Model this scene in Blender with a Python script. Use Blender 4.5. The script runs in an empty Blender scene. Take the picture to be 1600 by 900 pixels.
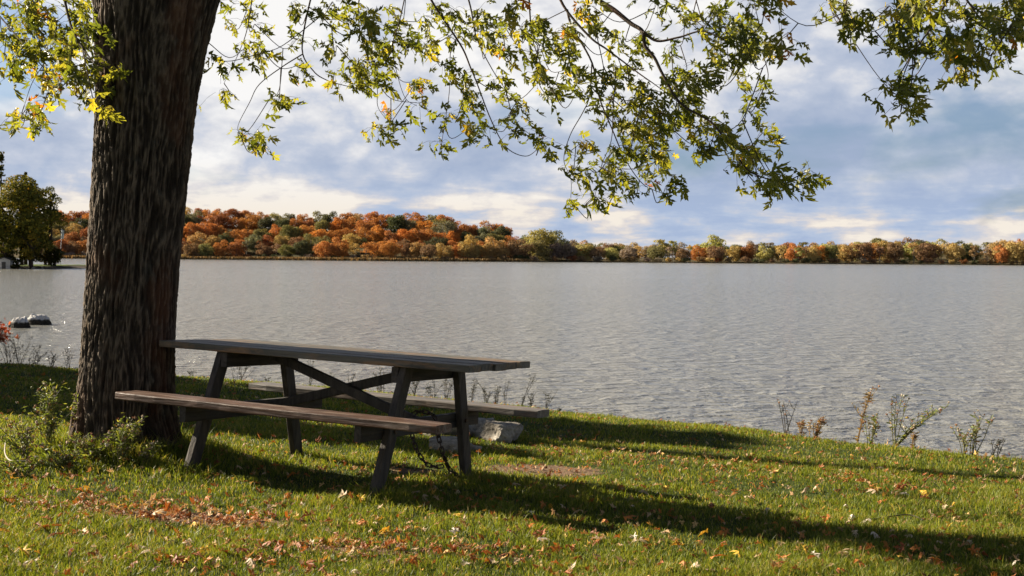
import bpy, math, random
import numpy as np
from mathutils import Vector, Matrix, noise as mnoise

random.seed(7); rng = np.random.default_rng(7)
R = math.radians
sc = bpy.context.scene
col = sc.collection

# ------------------------------------------------------------------ camera
F_PX, CAM_H, PITCH, ROLL = 1963.0, 1.331, R(1.418), R(0.435)
cam_d = bpy.data.cameras.new("camera")
cam_d.sensor_width = 36.0
cam_d.lens = F_PX / 1600.0 * 36.0
cam_d.clip_start, cam_d.clip_end = 0.05, 6000
cam_d.dof.use_dof = True
cam_d.dof.focus_distance = 7.9
cam_d.dof.aperture_fstop = 9.0
cam = bpy.data.objects.new("camera", cam_d)
col.objects.link(cam)
cam.matrix_world = Matrix.Translation((0, 0, CAM_H)) @ Matrix.Rotation(R(90) - PITCH, 4, 'X') @ Matrix.Rotation(ROLL, 4, 'Z')
sc.camera = cam

# ------------------------------------------------------------------ sun and sky
SUN_EL = R(25.5)
SUN_AZ = (-0.918, 0.3965)                       # towards the sun, in plan
sl = bpy.data.lights.new("sun", 'SUN')
sl.energy = 5.0
sl.color = (1.0, 0.88, 0.70)
sl.angle = R(0.53)
so = bpy.data.objects.new("sun", sl)
col.objects.link(so)
sdir = Vector((SUN_AZ[0] * math.cos(SUN_EL), SUN_AZ[1] * math.cos(SUN_EL), math.sin(SUN_EL)))
so.rotation_euler = sdir.to_track_quat('Z', 'Y').to_euler()

world = bpy.data.worlds.new("World"); sc.world = world
world.use_nodes = True
wt = world.node_tree; wt.nodes.clear()


class NT:
    """tiny node-tree writer"""
    def __init__(s, tree): s.t = tree
    def n(s, typ, ins=None, **props):
        nd = s.t.nodes.new(typ)
        for k, v in props.items(): setattr(nd, k, v)
        for k, v in (ins or {}).items():
            if isinstance(v, bpy.types.NodeSocket): s.t.links.new(v, nd.inputs[k])
            elif v is not None: nd.inputs[k].default_value = v
        return nd
    def m(s, op, a, b=0.0, c=0.0, clamp=False):
        return s.n('ShaderNodeMath', {0: a, 1: b, 2: c}, operation=op, use_clamp=clamp).outputs[0]
    def mix(s, f, a, b, mode='MIX'):
        nd = s.n('ShaderNodeMix', {0: f}, data_type='RGBA', blend_type=mode)
        for i, v in ((6, a), (7, b)):
            if isinstance(v, bpy.types.NodeSocket): s.t.links.new(v, nd.inputs[i])
            else: nd.inputs[i].default_value = (*v, 1) if len(v) == 3 else v
        return nd.outputs[2]
    def ramp(s, f, stops, interp='LINEAR'):
        nd = s.n('ShaderNodeValToRGB', {0: f}); cr = nd.color_ramp; cr.interpolation = interp
        while len(cr.elements) < len(stops): cr.elements.new(0.5)
        for e, (p, c) in zip(cr.elements, stops):
            e.position = p
            e.color = (*c, 1) if hasattr(c, '__len__') else (c, c, c, 1)
        return nd.outputs[0]
    def noise(s, vec, scale, detail=4, rough=0.5, dist=0.0):
        return s.n('ShaderNodeTexNoise', {'Vector': vec, 'Scale': scale, 'Detail': detail, 'Roughness': rough, 'Distortion': dist}).outputs[0]
    def scale(s, vec, v3, loc=(0, 0, 0)):
        return s.n('ShaderNodeMapping', {'Vector': vec, 'Scale': v3, 'Location': loc}).outputs[0]


w = NT(wt)
sky = w.n('ShaderNodeTexSky', sky_type='NISHITA', sun_disc=False, sun_elevation=SUN_EL, sun_rotation=R(-70), dust_density=1.2, ozone_density=1.5)
tc = w.n('ShaderNodeTexCoord').outputs['Generated']
sep = w.n('ShaderNodeSeparateXYZ', {0: tc})
sx, sz = sep.outputs[0], sep.outputs[2]
# big soft cloud masses, flattened towards the horizon
n_big = w.noise(w.scale(tc, (4.4, 4.4, 13.0), (3.1, 1.7, 0.9)), 1.0, 8, 0.5, 0.1)
n_mid = w.noise(w.scale(tc, (15, 15, 27.0), (0.3, 5.2, 2.6)), 1.0, 9, 0.55, 0.15)
n_str = w.noise(w.scale(tc, (11.0, 11.0, 58.0), (1.3, 0.2, 7.7)), 1.0, 8, 0.6, 0.2)
bias = w.n('ShaderNodeFloatCurve', {'Factor': 1.0, 'Value': w.m('MULTIPLY', sz, 4.0, clamp=True)})
cv = bias.mapping.curves[0]
pts = [(0.0, 0.52), (0.09, 0.54), (0.17, 0.42), (0.25, 0.24), (0.34, 0.26), (0.44, 0.52), (0.56, 0.72), (0.8, 0.72), (1.0, 0.52)]
cv.points[0].location = pts[0]; cv.points[1].location = pts[-1]
for p in pts[1:-1]: cv.points.new(*p)
bias.mapping.update()
left = w.m('MULTIPLY', w.m('SUBTRACT', 0.03, sx), 1.1)
left = w.m('MINIMUM', w.m('MAXIMUM', left, -0.10), 0.42)
L = w.m('ADD', bias.outputs[0], left)
L = w.m('ADD', L, w.m('MULTIPLY', w.m('SUBTRACT', n_big, 0.5), 1.9))
L = w.m('ADD', L, w.m('MULTIPLY', w.m('SUBTRACT', n_mid, 0.5), 1.35))
n_bil = w.noise(w.scale(tc, (17, 17, 27.0), (5.3, 2.2, 9.6)), 1.0, 6, 0.55, 0.1)
L = w.m('ADD', L, w.m('MULTIPLY', w.m('SUBTRACT', w.m('ABSOLUTE', w.m('SUBTRACT', n_bil, 0.5)), 0.07), 1.5))
low = w.n('ShaderNodeMapRange', {0: sz, 1: 0.075, 2: 0.035, 3: 0.0, 4: 1.0}).outputs[0]
L = w.m('ADD', L, w.m('MULTIPLY', w.m('MULTIPLY', w.m('SUBTRACT', n_str, 0.5), 3.2), low))
Lc = w.m('MAXIMUM', w.m('MINIMUM', L, 1.0), 0.0)
high_c = w.ramp(Lc, [(0.0, (3.4, 4.15, 5.7)), (0.25, (4.1, 4.75, 6.1)), (0.45, (5.1, 5.6, 6.7)), (0.62, (6.9, 7.0, 7.4)), (0.85, (8.9, 8.8, 8.7))])
low_c = w.ramp(Lc, [(0.0, (3.7, 4.6, 6.4)), (0.28, (4.4, 5.2, 6.7)), (0.5, (5.6, 5.8, 6.5)), (0.66, (7.2, 6.7, 6.4)), (0.85, (8.6, 7.9, 7.0))])
cloud = w.mix(low, high_c, low_c)
blue = w.mix(1.0, sky.outputs[0], (0.62, 0.78, 1.05), 'MULTIPLY')
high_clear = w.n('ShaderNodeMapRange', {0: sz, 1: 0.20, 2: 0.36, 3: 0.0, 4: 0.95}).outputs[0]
hole = w.ramp(w.noise(w.scale(tc, (6, 6, 15.0), (7.3, 3.9, 3.3)), 1.0, 5, 0.5, 0.2), [(0.56, 0.0), (0.68, 0.75)])
skyc = w.mix(hole, cloud, blue)
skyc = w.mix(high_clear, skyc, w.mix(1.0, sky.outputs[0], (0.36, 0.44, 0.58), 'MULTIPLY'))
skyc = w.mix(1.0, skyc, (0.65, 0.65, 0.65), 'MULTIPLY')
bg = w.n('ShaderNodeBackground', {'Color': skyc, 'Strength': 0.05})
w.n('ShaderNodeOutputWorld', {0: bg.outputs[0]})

sc.view_settings.view_transform = 'Standard'
sc.view_settings.look = 'None'
sc.view_settings.exposure = 1.72
sc.view_settings.gamma = 1.0
sc.view_settings.use_curve_mapping = False
sc.render.engine = 'CYCLES'
sc.cycles.max_bounces = 6
sc.cycles.transparent_max_bounces = 6

WATER_Z = -1.05

# ------------------------------------------------------------------ helpers
def tag(o, label=None, cat=None, group=None, kind=None):
    if label: o['label'] = label
    if cat: o['category'] = cat
    if group: o['group'] = group
    if kind: o['kind'] = kind
    return o

def empty(name, loc=(0, 0, 0)):
    o = bpy.data.objects.new(name, None); o.empty_display_size = 0.1
    col.objects.link(o); o.location = loc
    return o

def mesh_np(name, V, polys, mats, parent=None, attrs=None, smooth=False, mat_idx=None):
    """V (n,3); polys: list of (m,k) int arrays"""
    me = bpy.data.meshes.new(name)
    V = np.ascontiguousarray(V, dtype=np.float32)
    me.vertices.add(len(V)); me.vertices.foreach_set('co', V.ravel())
    polys = [np.asarray(p, dtype=np.int32) for p in polys if len(p)]
    loops = np.concatenate([p.ravel() for p in polys])
    sizes = np.concatenate([np.full(len(p), p.shape[1], dtype=np.int32) for p in polys])
    starts = np.concatenate([[0], np.cumsum(sizes)[:-1]]).astype(np.int32)
    me.loops.add(len(loops)); me.loops.foreach_set('vertex_index', loops)
    me.polygons.add(len(sizes)); me.polygons.foreach_set('loop_start', starts)
    try: me.polygons.foreach_set('loop_total', sizes)
    except Exception: pass
    for m in (mats if isinstance(mats, (list, tuple)) else [mats]): me.materials.append(m)
    if mat_idx is not None: me.polygons.foreach_set('material_index', np.asarray(mat_idx, dtype=np.int32))
    me.update(calc_edges=True)
    me.polygons.foreach_set('use_smooth', np.full(len(sizes), smooth))
    for k, a in (attrs or {}).items():
        at = me.attributes.new(k, 'FLOAT', 'POINT'); at.data.foreach_set('value', np.asarray(a, dtype=np.float32))
    me.validate()
    o = bpy.data.objects.new(name, me); col.objects.link(o)
    if parent: o.parent = parent
    return o

class Geo:
    """collects pieces for one mesh"""
    def __init__(s): s.V = []; s.P = {}; s.n = 0; s.A = []
    def add(s, V, faces, a=0.5):
        V = np.asarray(V, float)
        for f in faces: s.P.setdefault(len(f), []).append([i + s.n for i in f])
        s.V.append(V); s.n += len(V)
        s.A.append(np.full(len(V), a) if np.isscalar(a) else np.asarray(a))
    def build(s, name, mat, parent=None, smooth=False):
        return mesh_np(name, np.vstack(s.V), [np.array(p) for p in s.P.values()], mat, parent, {'rnd': np.concatenate(s.A)}, smooth)

def tube(geo, pts, rad, k=6, a=0.5, cap=True):
    P = [Vector(p) for p in pts]; n = len(P)
    if np.isscalar(rad): rad = [rad] * n
    V = []; up = Vector((0.13, 0.21, 0.97))
    for i in range(n):
        t = (P[min(i + 1, n - 1)] - P[max(i - 1, 0)])
        if t.length < 1e-9: t = Vector((0, 0, 1))
        t.normalize()
        if abs(t.dot(up)) > 0.95: up = Vector((0.97, 0.2, 0.1))
        x = t.cross(up).normalized(); y = t.cross(x)
        for j in range(k):
            q = 2 * math.pi * j / k
            V.append(P[i] + (x * math.cos(q) + y * math.sin(q)) * rad[i])
    Fc = [(i * k + j, i * k + (j + 1) % k, (i + 1) * k + (j + 1) % k, (i + 1) * k + j) for i in range(n - 1) for j in range(k)]
    if cap: Fc += [tuple(range(k))[::-1], tuple((n - 1) * k + j for j in range(k))]
    geo.add([tuple(v) for v in V], Fc, a)

def spline(pts, n=6):
    P = [np.array(p, float) for p in pts]; out = []
    P = [2 * P[0] - P[1]] + P + [2 * P[-1] - P[-2]]
    for i in range(1, len(P) - 2):
        for j in range(n):
            t = j / n
            a, b, c, d = P[i - 1], P[i], P[i + 1], P[i + 2]
            out.append(0.5 * ((2 * b) + (-a + c) * t + (2 * a - 5 * b + 4 * c - d) * t * t + (-a + 3 * b - 3 * c + d) * t ** 3))
    out.append(P[-2]); return out

def ray(px, py):
    x, y = px - 800.0, py - 450.0
    x, y = x * math.cos(ROLL) + y * math.sin(ROLL), -x * math.sin(ROLL) + y * math.cos(ROLL)
    zc = -y / F_PX
    return np.array([x / F_PX, math.cos(PITCH) + zc * math.sin(PITCH), -math.sin(PITCH) + zc * math.cos(PITCH)])

def at(px, py, Y):
    d = ray(px, py); return np.array([0, 0, CAM_H]) + d * (Y / d[1])

TRUNK = (-2.40, 7.90)

def plane_z(x, y):
    p = -0.0463 * (x + 1.056) - 0.0283 * (y - 7.531)
    p = p + 0.034 * (np.sqrt((x - .6) ** 2 + .3) + (x - .6)) * .5
    return 0.4 * np.tanh(p / 0.4)

crest = []
for px, py in [(0, 563), (120, 572), (270, 583), (400, 590), (600, 608), (860, 634), (1000, 648), (1200, 667), (1300, 681), (1450, 699), (1600, 714)]:
    d = ray(px, py); t = 4.0
    while t < 40 and CAM_H + d[2] * t > plane_z(d[0] * t, d[1] * t): t += 0.01
    crest.append((d[0] * t, d[1] * t))
crest = np.array(crest)
_cx = np.concatenate([[crest[0, 0] - 60, crest[0, 0] - 20], crest[:, 0], [crest[-1, 0] + 3, crest[-1, 0] + 60]])
_cy = np.concatenate([[crest[0, 1] + 22, crest[0, 1] + 8], crest[:, 1], [crest[-1, 1] - 2.4, crest[-1, 1] - 60]])

def crest_s(x, y): return (y - np.interp(x, _cx, _cy)) * 0.80

def ground(x, y):
    x = np.asarray(x, float); y = np.asarray(y, float)
    z = plane_z(x, y)
    dd = (x - TRUNK[0]) ** 2 + (y - TRUNK[1]) ** 2
    z = z + 0.11 * np.exp(-dd / (2 * 0.42 ** 2))
    z = z + 0.012 * np.sin(x * 2.1 + 0.7 * y) * np.sin(y * 1.7 - x * 0.6) + 0.006 * np.sin(x * 5.3 + y * 3.1) * np.sin(y * 6.1 - x * 2.2)
    s = crest_s(x, y) - 0.05
    drop = 0.62 * (np.sqrt(s * s + 0.05) + s) * 0.5
    return np.maximum(z - drop, -1.9)

def gpt(px, py):
    d = ray(px, py); t = 3.5
    while t < 60:
        if CAM_H + d[2] * t <= float(ground(d[0] * t, d[1] * t)): break
        t += 0.01
    return np.array([d[0] * t, d[1] * t, float(ground(d[0] * t, d[1] * t))])

# ------------------------------------------------------------------ materials
def new_mat(name):
    m = bpy.data.materials.new(name); m.use_nodes = True; m.node_tree.nodes.clear()
    return m, NT(m.node_tree)

def principled(k, color, rough=0.8, spec=0.3, normal=None, **kw):
    ins = {'Base Color': color if isinstance(color, bpy.types.NodeSocket) else (*color, 1), 'Roughness': rough, 'Specular IOR Level': spec}
    if normal is not None: ins['Normal'] = normal
    ins.update(kw)
    return k.n('ShaderNodeBsdfPrincipled', ins)

def out(k, sh): k.n('ShaderNodeOutputMaterial', {0: sh})

def leaf_mat(name, stops, trans=0.45, tcol=(1.5, 1.45, 0.7), rough=0.55, spec=0.35, objcol=False, nscale=0.0):
    m, k = new_mat(name)
    a = k.n('ShaderNodeAttribute', attribute_name='rnd').outputs['Fac']
    c = k.ramp(a, stops)
    if nscale:
        pos = k.n('ShaderNodeNewGeometry').outputs['Position']
        c = k.mix(0.6, c, k.ramp(k.noise(pos, nscale, 3), [(0.3, 0.45), (0.7, 1.35)]), 'MULTIPLY')
    if objcol:
        oi = k.n('ShaderNodeObjectInfo')
        c = k.mix(1.0, c, oi.outputs['Color'], 'MULTIPLY')
    p = principled(k, c, rough, spec)
    t = k.n('ShaderNodeBsdfTranslucent', {0: k.mix(1.0, c, tcol, 'MULTIPLY')})
    out(k, k.n('ShaderNodeMixShader', {0: trans, 1: p.outputs[0], 2: t.outputs[0]}).outputs[0])
    return m

M = {}
M['grass'] = leaf_mat('grass_blades', [(0.0, (0.040, 0.055, 0.008)), (0.35, (0.092, 0.128, 0.014)), (0.7, (0.170, 0.205, 0.024)), (0.88, (0.22, 0.22, 0.040)), (0.95, (0.28, 0.23, 0.08)), (1.0, (0.36, 0.28, 0.12))], 0.42, (1.5, 1.35, 0.6), 0.5, 0.25)
M['maple'] = leaf_mat('maple_leaf', [(0.0, (0.058, 0.078, 0.016)), (0.45, (0.125, 0.145, 0.030)), (0.76, (0.21, 0.21, 0.045)), (0.92, (0.34, 0.28, 0.045)), (0.96, (0.42, 0.25, 0.03)), (1.0, (0.34, 0.13, 0.02))], 0.52, (1.9, 1.7, 0.55), 0.42, 0.4)
M['litter'] = leaf_mat('fallen_leaf', [(0.0, (0.10, 0.042, 0.018)), (0.25, (0.27, 0.085, 0.02)), (0.45, (0.42, 0.15, 0.03)), (0.6, (0.40, 0.24, 0.11)), (0.8, (0.50, 0.38, 0.24)), (0.92, (0.58, 0.34, 0.05)), (1.0, (0.66, 0.55, 0.42))], 0.2, (1.3, 1.0, 0.6), 0.6, 0.3)
M['weed'] = leaf_mat('weed_leaf', [(0.0, (0.07, 0.10, 0.022)), (0.6, (0.17, 0.21, 0.05)), (0.9, (0.27, 0.25, 0.07)), (1.0, (0.30, 0.16, 0.04))], 0.35, (1.5, 1.4, 0.6))
M['drygold'] = leaf_mat('dry_weed_leaf', [(0.0, (0.12, 0.09, 0.03)), (0.6, (0.26, 0.18, 0.05)), (1.0, (0.32, 0.13, 0.04))], 0.3, (1.4, 1.2, 0.6))
M['darkweed'] = leaf_mat('dark_weed_leaf', [(0.0, (0.018, 0.022, 0.010)), (0.7, (0.04, 0.045, 0.018)), (1.0, (0.08, 0.06, 0.03))], 0.2, (1.3, 1.2, 0.7))
m, k = new_mat('seed_head'); c = k.ramp(k.n('ShaderNodeObjectInfo').outputs['Random'], [(0.0, (0.22, 0.08, 0.04)), (0.3, (0.36, 0.20, 0.11)), (0.65, (0.46, 0.36, 0.26)), (1.0, (0.64, 0.57, 0.47))]); out(k, principled(k, c, 0.9, 0.1).outputs[0]); M['bloom'] = m
M['redleaf'] = leaf_mat('red_shrub_leaf', [(0.0, (0.22, 0.035, 0.01)), (0.6, (0.42, 0.08, 0.012)), (1.0, (0.55, 0.17, 0.02))], 0.45, (1.4, 1.0, 0.5))
M['farcrown'] = leaf_mat('far_tree_foliage', [(0.0, (0.55, 0.58, 0.70)), (0.5, (1.1, 1.1, 1.15)), (1.0, (1.75, 1.75, 1.75))], 0.25, (1.3, 1.1, 0.7), 0.8, 0.05, True)
M['neartreecrown'] = leaf_mat('shore_tree_foliage', [(0.0, (0.028, 0.035, 0.010)), (0.5, (0.055, 0.062, 0.014)), (0.85, (0.13, 0.115, 0.022)), (1.0, (0.24, 0.14, 0.02))], 0.3, (1.4, 1.2, 0.6), 0.7, 0.1, True)
M['reed'] = leaf_mat('reeds', [(0.0, (0.10, 0.07, 0.03)), (1.0, (0.30, 0.20, 0.09))], 0.2, (1.2, 1.0, 0.7), 0.8, 0.1)

def bark_mat(name, c0, c1, c2, moss=True, sc_=1.0):
    m, k = new_mat(name)
    tcn = k.n('ShaderNodeTexCoord').outputs['Object']
    a = k.n('ShaderNodeAttribute', attribute_name='rnd').outputs['Fac']
    n1 = k.noise(k.scale(tcn, (34 * sc_, 34 * sc_, 19 * sc_)), 1.0, 6, 0.62, 0.5)
    n2 = k.noise(k.scale(tcn, (3, 3, 1.3), (3, 1, 2)), 1.0, 4, 0.6)
    n3 = k.noise(k.scale(tcn, (90, 90, 40)), 1.0, 3, 0.6)
    v = k.m('ADD', k.m('MULTIPLY', n1, 0.5), k.m('MULTIPLY', a, 0.6))
    c = k.ramp(v, [(0.22, c0), (0.55, c1), (0.85, c2)])
    c = k.mix(k.ramp(n2, [(0.52, 0.0), (0.72, 0.55)]), c, (0.13, 0.055, 0.028))
    c = k.mix(k.ramp(k.noise(k.scale(tcn, (11, 11, 7), (9, 1, 1)), 1.0, 3), [(0.6, 0.0), (0.75, 0.25)]), c, (0.13, 0.13, 0.11))
    h = k.m('ADD', k.m('MULTIPLY', n1, 0.9), k.m('MULTIPLY', n3, 0.35))
    b = k.n('ShaderNodeBump', {'Height': h, 'Strength': 0.9, 'Distance': 0.015 / sc_})
    out(k, principled(k, c, 0.9, 0.15, b.outputs[0]).outputs[0])
    return m
M['bark'] = bark_mat('maple_bark', (0.016, 0.012, 0.009), (0.036, 0.028, 0.021), (0.135, 0.106, 0.078))
M['twig'] = bark_mat('twig_bark', (0.02, 0.015, 0.011), (0.055, 0.042, 0.032), (0.11, 0.09, 0.07), sc_=2.0)

def wood_mat(name, ca, cb, cw, axis=0, rough=0.75, wear=0.5):
    m, k = new_mat(name)
    tcn = k.n('ShaderNodeTexCoord').outputs['Object']
    s = [34, 34, 34]; s[axis] = 2.2
    s2 = [14, 14, 14]; s2[axis] = 3.0
    a = k.n('ShaderNodeAttribute', attribute_name='rnd').outputs['Fac']
    n1 = k.noise(k.scale(tcn, s), 1.0, 7, 0.6, 0.4)
    n2 = k.noise(k.scale(tcn, s2, (4, 2, 1)), 1.0, 5, 0.65, 0.8)
    n4 = k.noise(k.scale(tcn, (6, 6, 6), (2, 5, 1)), 1.0, 5, 0.65)
    c = k.ramp(k.m('ADD', n1, k.m('MULTIPLY', k.m('SUBTRACT', a, 0.5), 0.25)), [(0.3, ca), (0.65, cb)])
    c = k.mix(k.m('MULTIPLY', k.ramp(n2, [(0.5, 0.0), (0.66, 1.0)]), wear), c, cw)
    c = k.mix(k.ramp(n4, [(0.55, 0.0), (0.75, 0.5)]), c, (ca[0] * 0.6, ca[1] * 0.6, ca[2] * 0.6))
    b = k.n('ShaderNodeBump', {'Height': k.m('ADD', n1, k.m('MULTIPLY', n2, 0.6)), 'Strength': 0.9, 'Distance': 0.008})
    out(k, principled(k, c, rough, 0.3, b.outputs[0]).outputs[0])
    return m
M['top'] = wood_mat('weathered_grey_planks', (0.022, 0.020, 0.016), (0.115, 0.108, 0.088), (0.24, 0.14, 0.07), 0, 0.55, 0.75)
M['seatred'] = wood_mat('reddish_brown_worn_seat', (0.032, 0.018, 0.013), (0.105, 0.054, 0.033), (0.24, 0.19, 0.15), 0, 0.5, 0.5)
M['seatgrey'] = wood_mat('grey_worn_seat', (0.045, 0.040, 0.035), (0.17, 0.155, 0.14), (0.27, 0.15, 0.09), 0, 0.58, 0.35)
M['frame'] = wood_mat('dark_grey_timber', (0.020, 0.017, 0.014), (0.058, 0.050, 0.042), (0.10, 0.080, 0.062), 2, 0.75, 0.5)
M['beam'] = wood_mat('dark_grey_beam', (0.020, 0.017, 0.014), (0.058, 0.050, 0.042), (0.10, 0.080, 0.062), 1, 0.75, 0.5)

m, k = new_mat('rusty_iron'); 
n1 = k.noise(k.n('ShaderNodeTexCoord').outputs['Object'], 60, 5)
out(k, principled(k, k.ramp(n1, [(0.35, (0.018, 0.014, 0.012)), (0.7, (0.075, 0.04, 0.025))]), 0.55, 0.5, Metallic=0.5).outputs[0]); M['iron'] = m

def stone_mat(name, c0, c1, c2, bump=0.03, wet=None):
    m, k = new_mat(name)
    g = k.n('ShaderNodeNewGeometry')
    pos = g.outputs['Position']
    n1 = k.noise(pos, 9, 8, 0.62, 0.2); n2 = k.noise(pos, 45, 5, 0.6); n3 = k.noise(pos, 3.1, 3)
    c = k.ramp(n1, [(0.3, c0), (0.52, c1), (0.72, c2)])
    c = k.mix(k.ramp(n2, [(0.35, 0.5), (0.6, 0.0)]), c, c0)
    c = k.mix(k.ramp(n3, [(0.55, 0.0), (0.7, 0.35)]), c, (0.14, 0.10, 0.055))
    if wet is not None:
        z = k.n('ShaderNodeSeparateXYZ', {0: pos}).outputs[2]
        z = k.m('ADD', z, k.m('MULTIPLY', n1, 0.10))
        c = k.mix(k.n('ShaderNodeMapRange', {0: z, 1: wet, 2: wet + 0.05, 3: 1.0, 4: 0.0}).outputs[0], c, (0.035, 0.03, 0.022))
    b = k.n('ShaderNodeBump', {'Height': k.m('ADD', n1, k.m('MULTIPLY', n2, 0.4)), 'Strength': 0.9, 'Distance': bump})
    out(k, principled(k, c, 0.9, 0.2, b.outputs[0]).outputs[0])
    return m
M['stone'] = stone_mat('pale_limestone', (0.12, 0.105, 0.085), (0.30, 0.27, 0.225), (0.46, 0.43, 0.38))
M['lakestone'] = stone_mat('whitened_lake_stone', (0.38, 0.36, 0.33), (0.58, 0.57, 0.55), (0.75, 0.75, 0.73), 0.03, WATER_Z + 0.20)

# lawn soil
BARE = [(gpt(850, 736), 0.46, 0.25), (gpt(660, 738), 0.28, 0.16), (gpt(300, 812), 0.58, 0.14), (gpt(565, 862), 0.34, 0.09)]
def bare_mask(x, y):
    b = np.zeros_like(np.asarray(x, float))
    for c, rx, ry in BARE:
        d = ((x - c[0]) / rx) ** 2 + ((y - c[1]) / ry) ** 2
        b = np.maximum(b, np.clip(1.3 - d + .35 * np.sin(x * 17 + 3 * np.sin(y * 11)) * np.sin(y * 19 + 2 * np.sin(x * 13)), 0, 1) * (d < 2.2))
    return b

m, k = new_mat('lawn_soil')
pos = k.n('ShaderNodeNewGeometry').outputs['Position']
n1 = k.noise(pos, 6, 6, 0.6); n2 = k.noise(pos, 60, 5, 0.65); n3 = k.noise(pos, 1.2, 4)
a = k.n('ShaderNodeAttribute', attribute_name='rnd').outputs['Fac']
turf = k.ramp(k.m('ADD', k.m('MULTIPLY', n1, 0.5), k.m('MULTIPLY', n2, 0.5)), [(0.3, (0.022, 0.030, 0.010)), (0.55, (0.050, 0.068, 0.016)), (0.75, (0.095, 0.085, 0.030))])
dirt = k.ramp(n2, [(0.3, (0.07, 0.045, 0.028)), (0.5, (0.16, 0.105, 0.065)), (0.7, (0.26, 0.18, 0.115))])
bf = k.ramp(k.m('ADD', a, k.m('MULTIPLY', k.m('SUBTRACT', n1, 0.5), 1.0)), [(0.35, 0.0), (0.6, 1.0)])
c = k.mix(bf, turf, dirt)
z = k.n('ShaderNodeSeparateXYZ', {0: pos}).outputs[2]
c = k.mix(k.n('ShaderNodeMapRange', {0: z, 1: -0.9, 2: -0.5, 3: 1.0, 4: 0.0}).outputs[0], c, (0.07, 0.055, 0.04))
b = k.n('ShaderNodeBump', {'Height': k.m('ADD', n2, n1), 'Strength': 0.8, 'Distance': 0.02})
out(k, principled(k, c, 0.95, 0.1, b.outputs[0]).outputs[0]); M['lawn'] = m

m, k = new_mat('far_ground')
pos = k.n('ShaderNodeNewGeometry').outputs['Position']
c = k.ramp(k.noise(pos, 0.15, 5), [(0.35, (0.035, 0.035, 0.015)), (0.65, (0.085, 0.06, 0.028))])
out(k, principled(k, c, 1.0, 0.05).outputs[0]); M['farground'] = m
m, k = new_mat('point_turf')
pos = k.n('ShaderNodeNewGeometry').outputs['Position']
c = k.ramp(k.noise(pos, 0.6, 5), [(0.35, (0.05, 0.07, 0.015)), (0.65, (0.11, 0.14, 0.03))])
z = k.n('ShaderNodeSeparateXYZ', {0: pos}).outputs[2]
c = k.mix(k.n('ShaderNodeMapRange', {0: z, 1: -0.75, 2: -0.6, 3: 1.0, 4: 0.0}).outputs[0], c, (0.06, 0.05, 0.04))
out(k, principled(k, c, 1.0, 0.05).outputs[0]); M['pointturf'] = m

# water: wind-ruffled lake
m, k = new_mat('lake_water')
pos = k.n('ShaderNodeNewGeometry').outputs['Position']
w1 = k.noise(k.scale(pos, (1.5, 2.0, 1)), 1.0, 5, 0.5, 0.6)
w2 = k.noise(k.scale(pos, (5.5, 8.0, 1), (3, 7, 0)), 1.0, 4, 0.6, 0.4)
w3 = k.noise(k.scale(pos, (0.03, 0.05, 1), (1, 2, 0)), 1.0, 4, 0.6, 0.3)
h = k.m('ADD', k.m('MULTIPLY', k.m('POWER', w1, 1.9), 0.32), k.m('MULTIPLY', w2, 0.085))
h = k.m('MULTIPLY', h, k.n('ShaderNodeMapRange', {0: w3, 1: 0.3, 2: 0.7, 3: 0.65, 4: 1.25}).outputs[0])
w4 = k.noise(k.scale(pos, (1.9, 2.8, 1), (11, 3, 0)), 1.0, 3, 0.5, 0.4)
h = k.m('ADD', h, k.m('MULTIPLY', k.ramp(w4, [(0.60, 0.0), (0.78, 1.0)]), 0.075))
b = k.n('ShaderNodeBump', {'Height': h, 'Strength': 1.0, 'Distance': 1.0})
murk = k.mix(k.ramp(w1, [(0.35, 0.0), (0.65, 1.0)]), (0.160, 0.157, 0.138), (0.190, 0.187, 0.164))
p = principled(k, murk, 0.15, 0.5, b.outputs[0], IOR=1.333)
out(k, p.outputs[0]); M['water'] = m

def flat_mat(name, c, rough=0.7, spec=0.3, n=20, var=0.25, **kw):
    m, k = new_mat(name)
    nn = k.noise(k.n('ShaderNodeNewGeometry').outputs['Position'], n, 4)
    out(k, principled(k, k.ramp(nn, [(0.3, tuple(v * (1 - var) for v in c)), (0.7, tuple(v * (1 + var) for v in c))]), rough, spec, **kw).outputs[0])
    return m
M['paleshed'] = flat_mat('pale_shed_wall', (0.42, 0.41, 0.38), n=2)
M['darkroof'] = flat_mat('dark_shed_roof', (0.06, 0.055, 0.05), n=2)
M['palepole'] = flat_mat('pale_painted_pole', (0.62, 0.65, 0.68), n=2)
M['stemg'] = flat_mat('green_brown_stem', (0.12, 0.11, 0.045), n=30)
M['stemd'] = flat_mat('dark_stem', (0.045, 0.036, 0.022), n=30)
M['stemdry'] = flat_mat('dry_stem', (0.24, 0.15, 0.07), n=30)
M['palestick'] = flat_mat('bleached_stick', (0.30, 0.26, 0.20), n=30)
M['fartrunk'] = flat_mat('far_trunk_bark', (0.16, 0.14, 0.12), n=1)

# ------------------------------------------------------------------ setting: lake, lawn, far shore
def grid(xs, ys, zf):
    X, Y = np.meshgrid(xs, ys); Z = zf(X, Y)
    V = np.stack([X.ravel(), Y.ravel(), Z.ravel()], 1)
    nx, ny = len(xs), len(ys)
    i = np.arange((nx - 1) * (ny - 1)); r, c_ = i // (nx - 1), i % (nx - 1)
    a_ = r * nx + c_
    return V, np.stack([a_, a_ + 1, a_ + nx + 1, a_ + nx], 1)

V, Fq = grid(np.array([-4000, -900, -200, 200, 900, 4000.]), np.array([-300, 0, 60, 300, 1200, 5000.]), lambda x, y: 0 * x + WATER_Z)
tag(mesh_np('lake_water', V, [Fq], M['water']), kind='structure')

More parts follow.
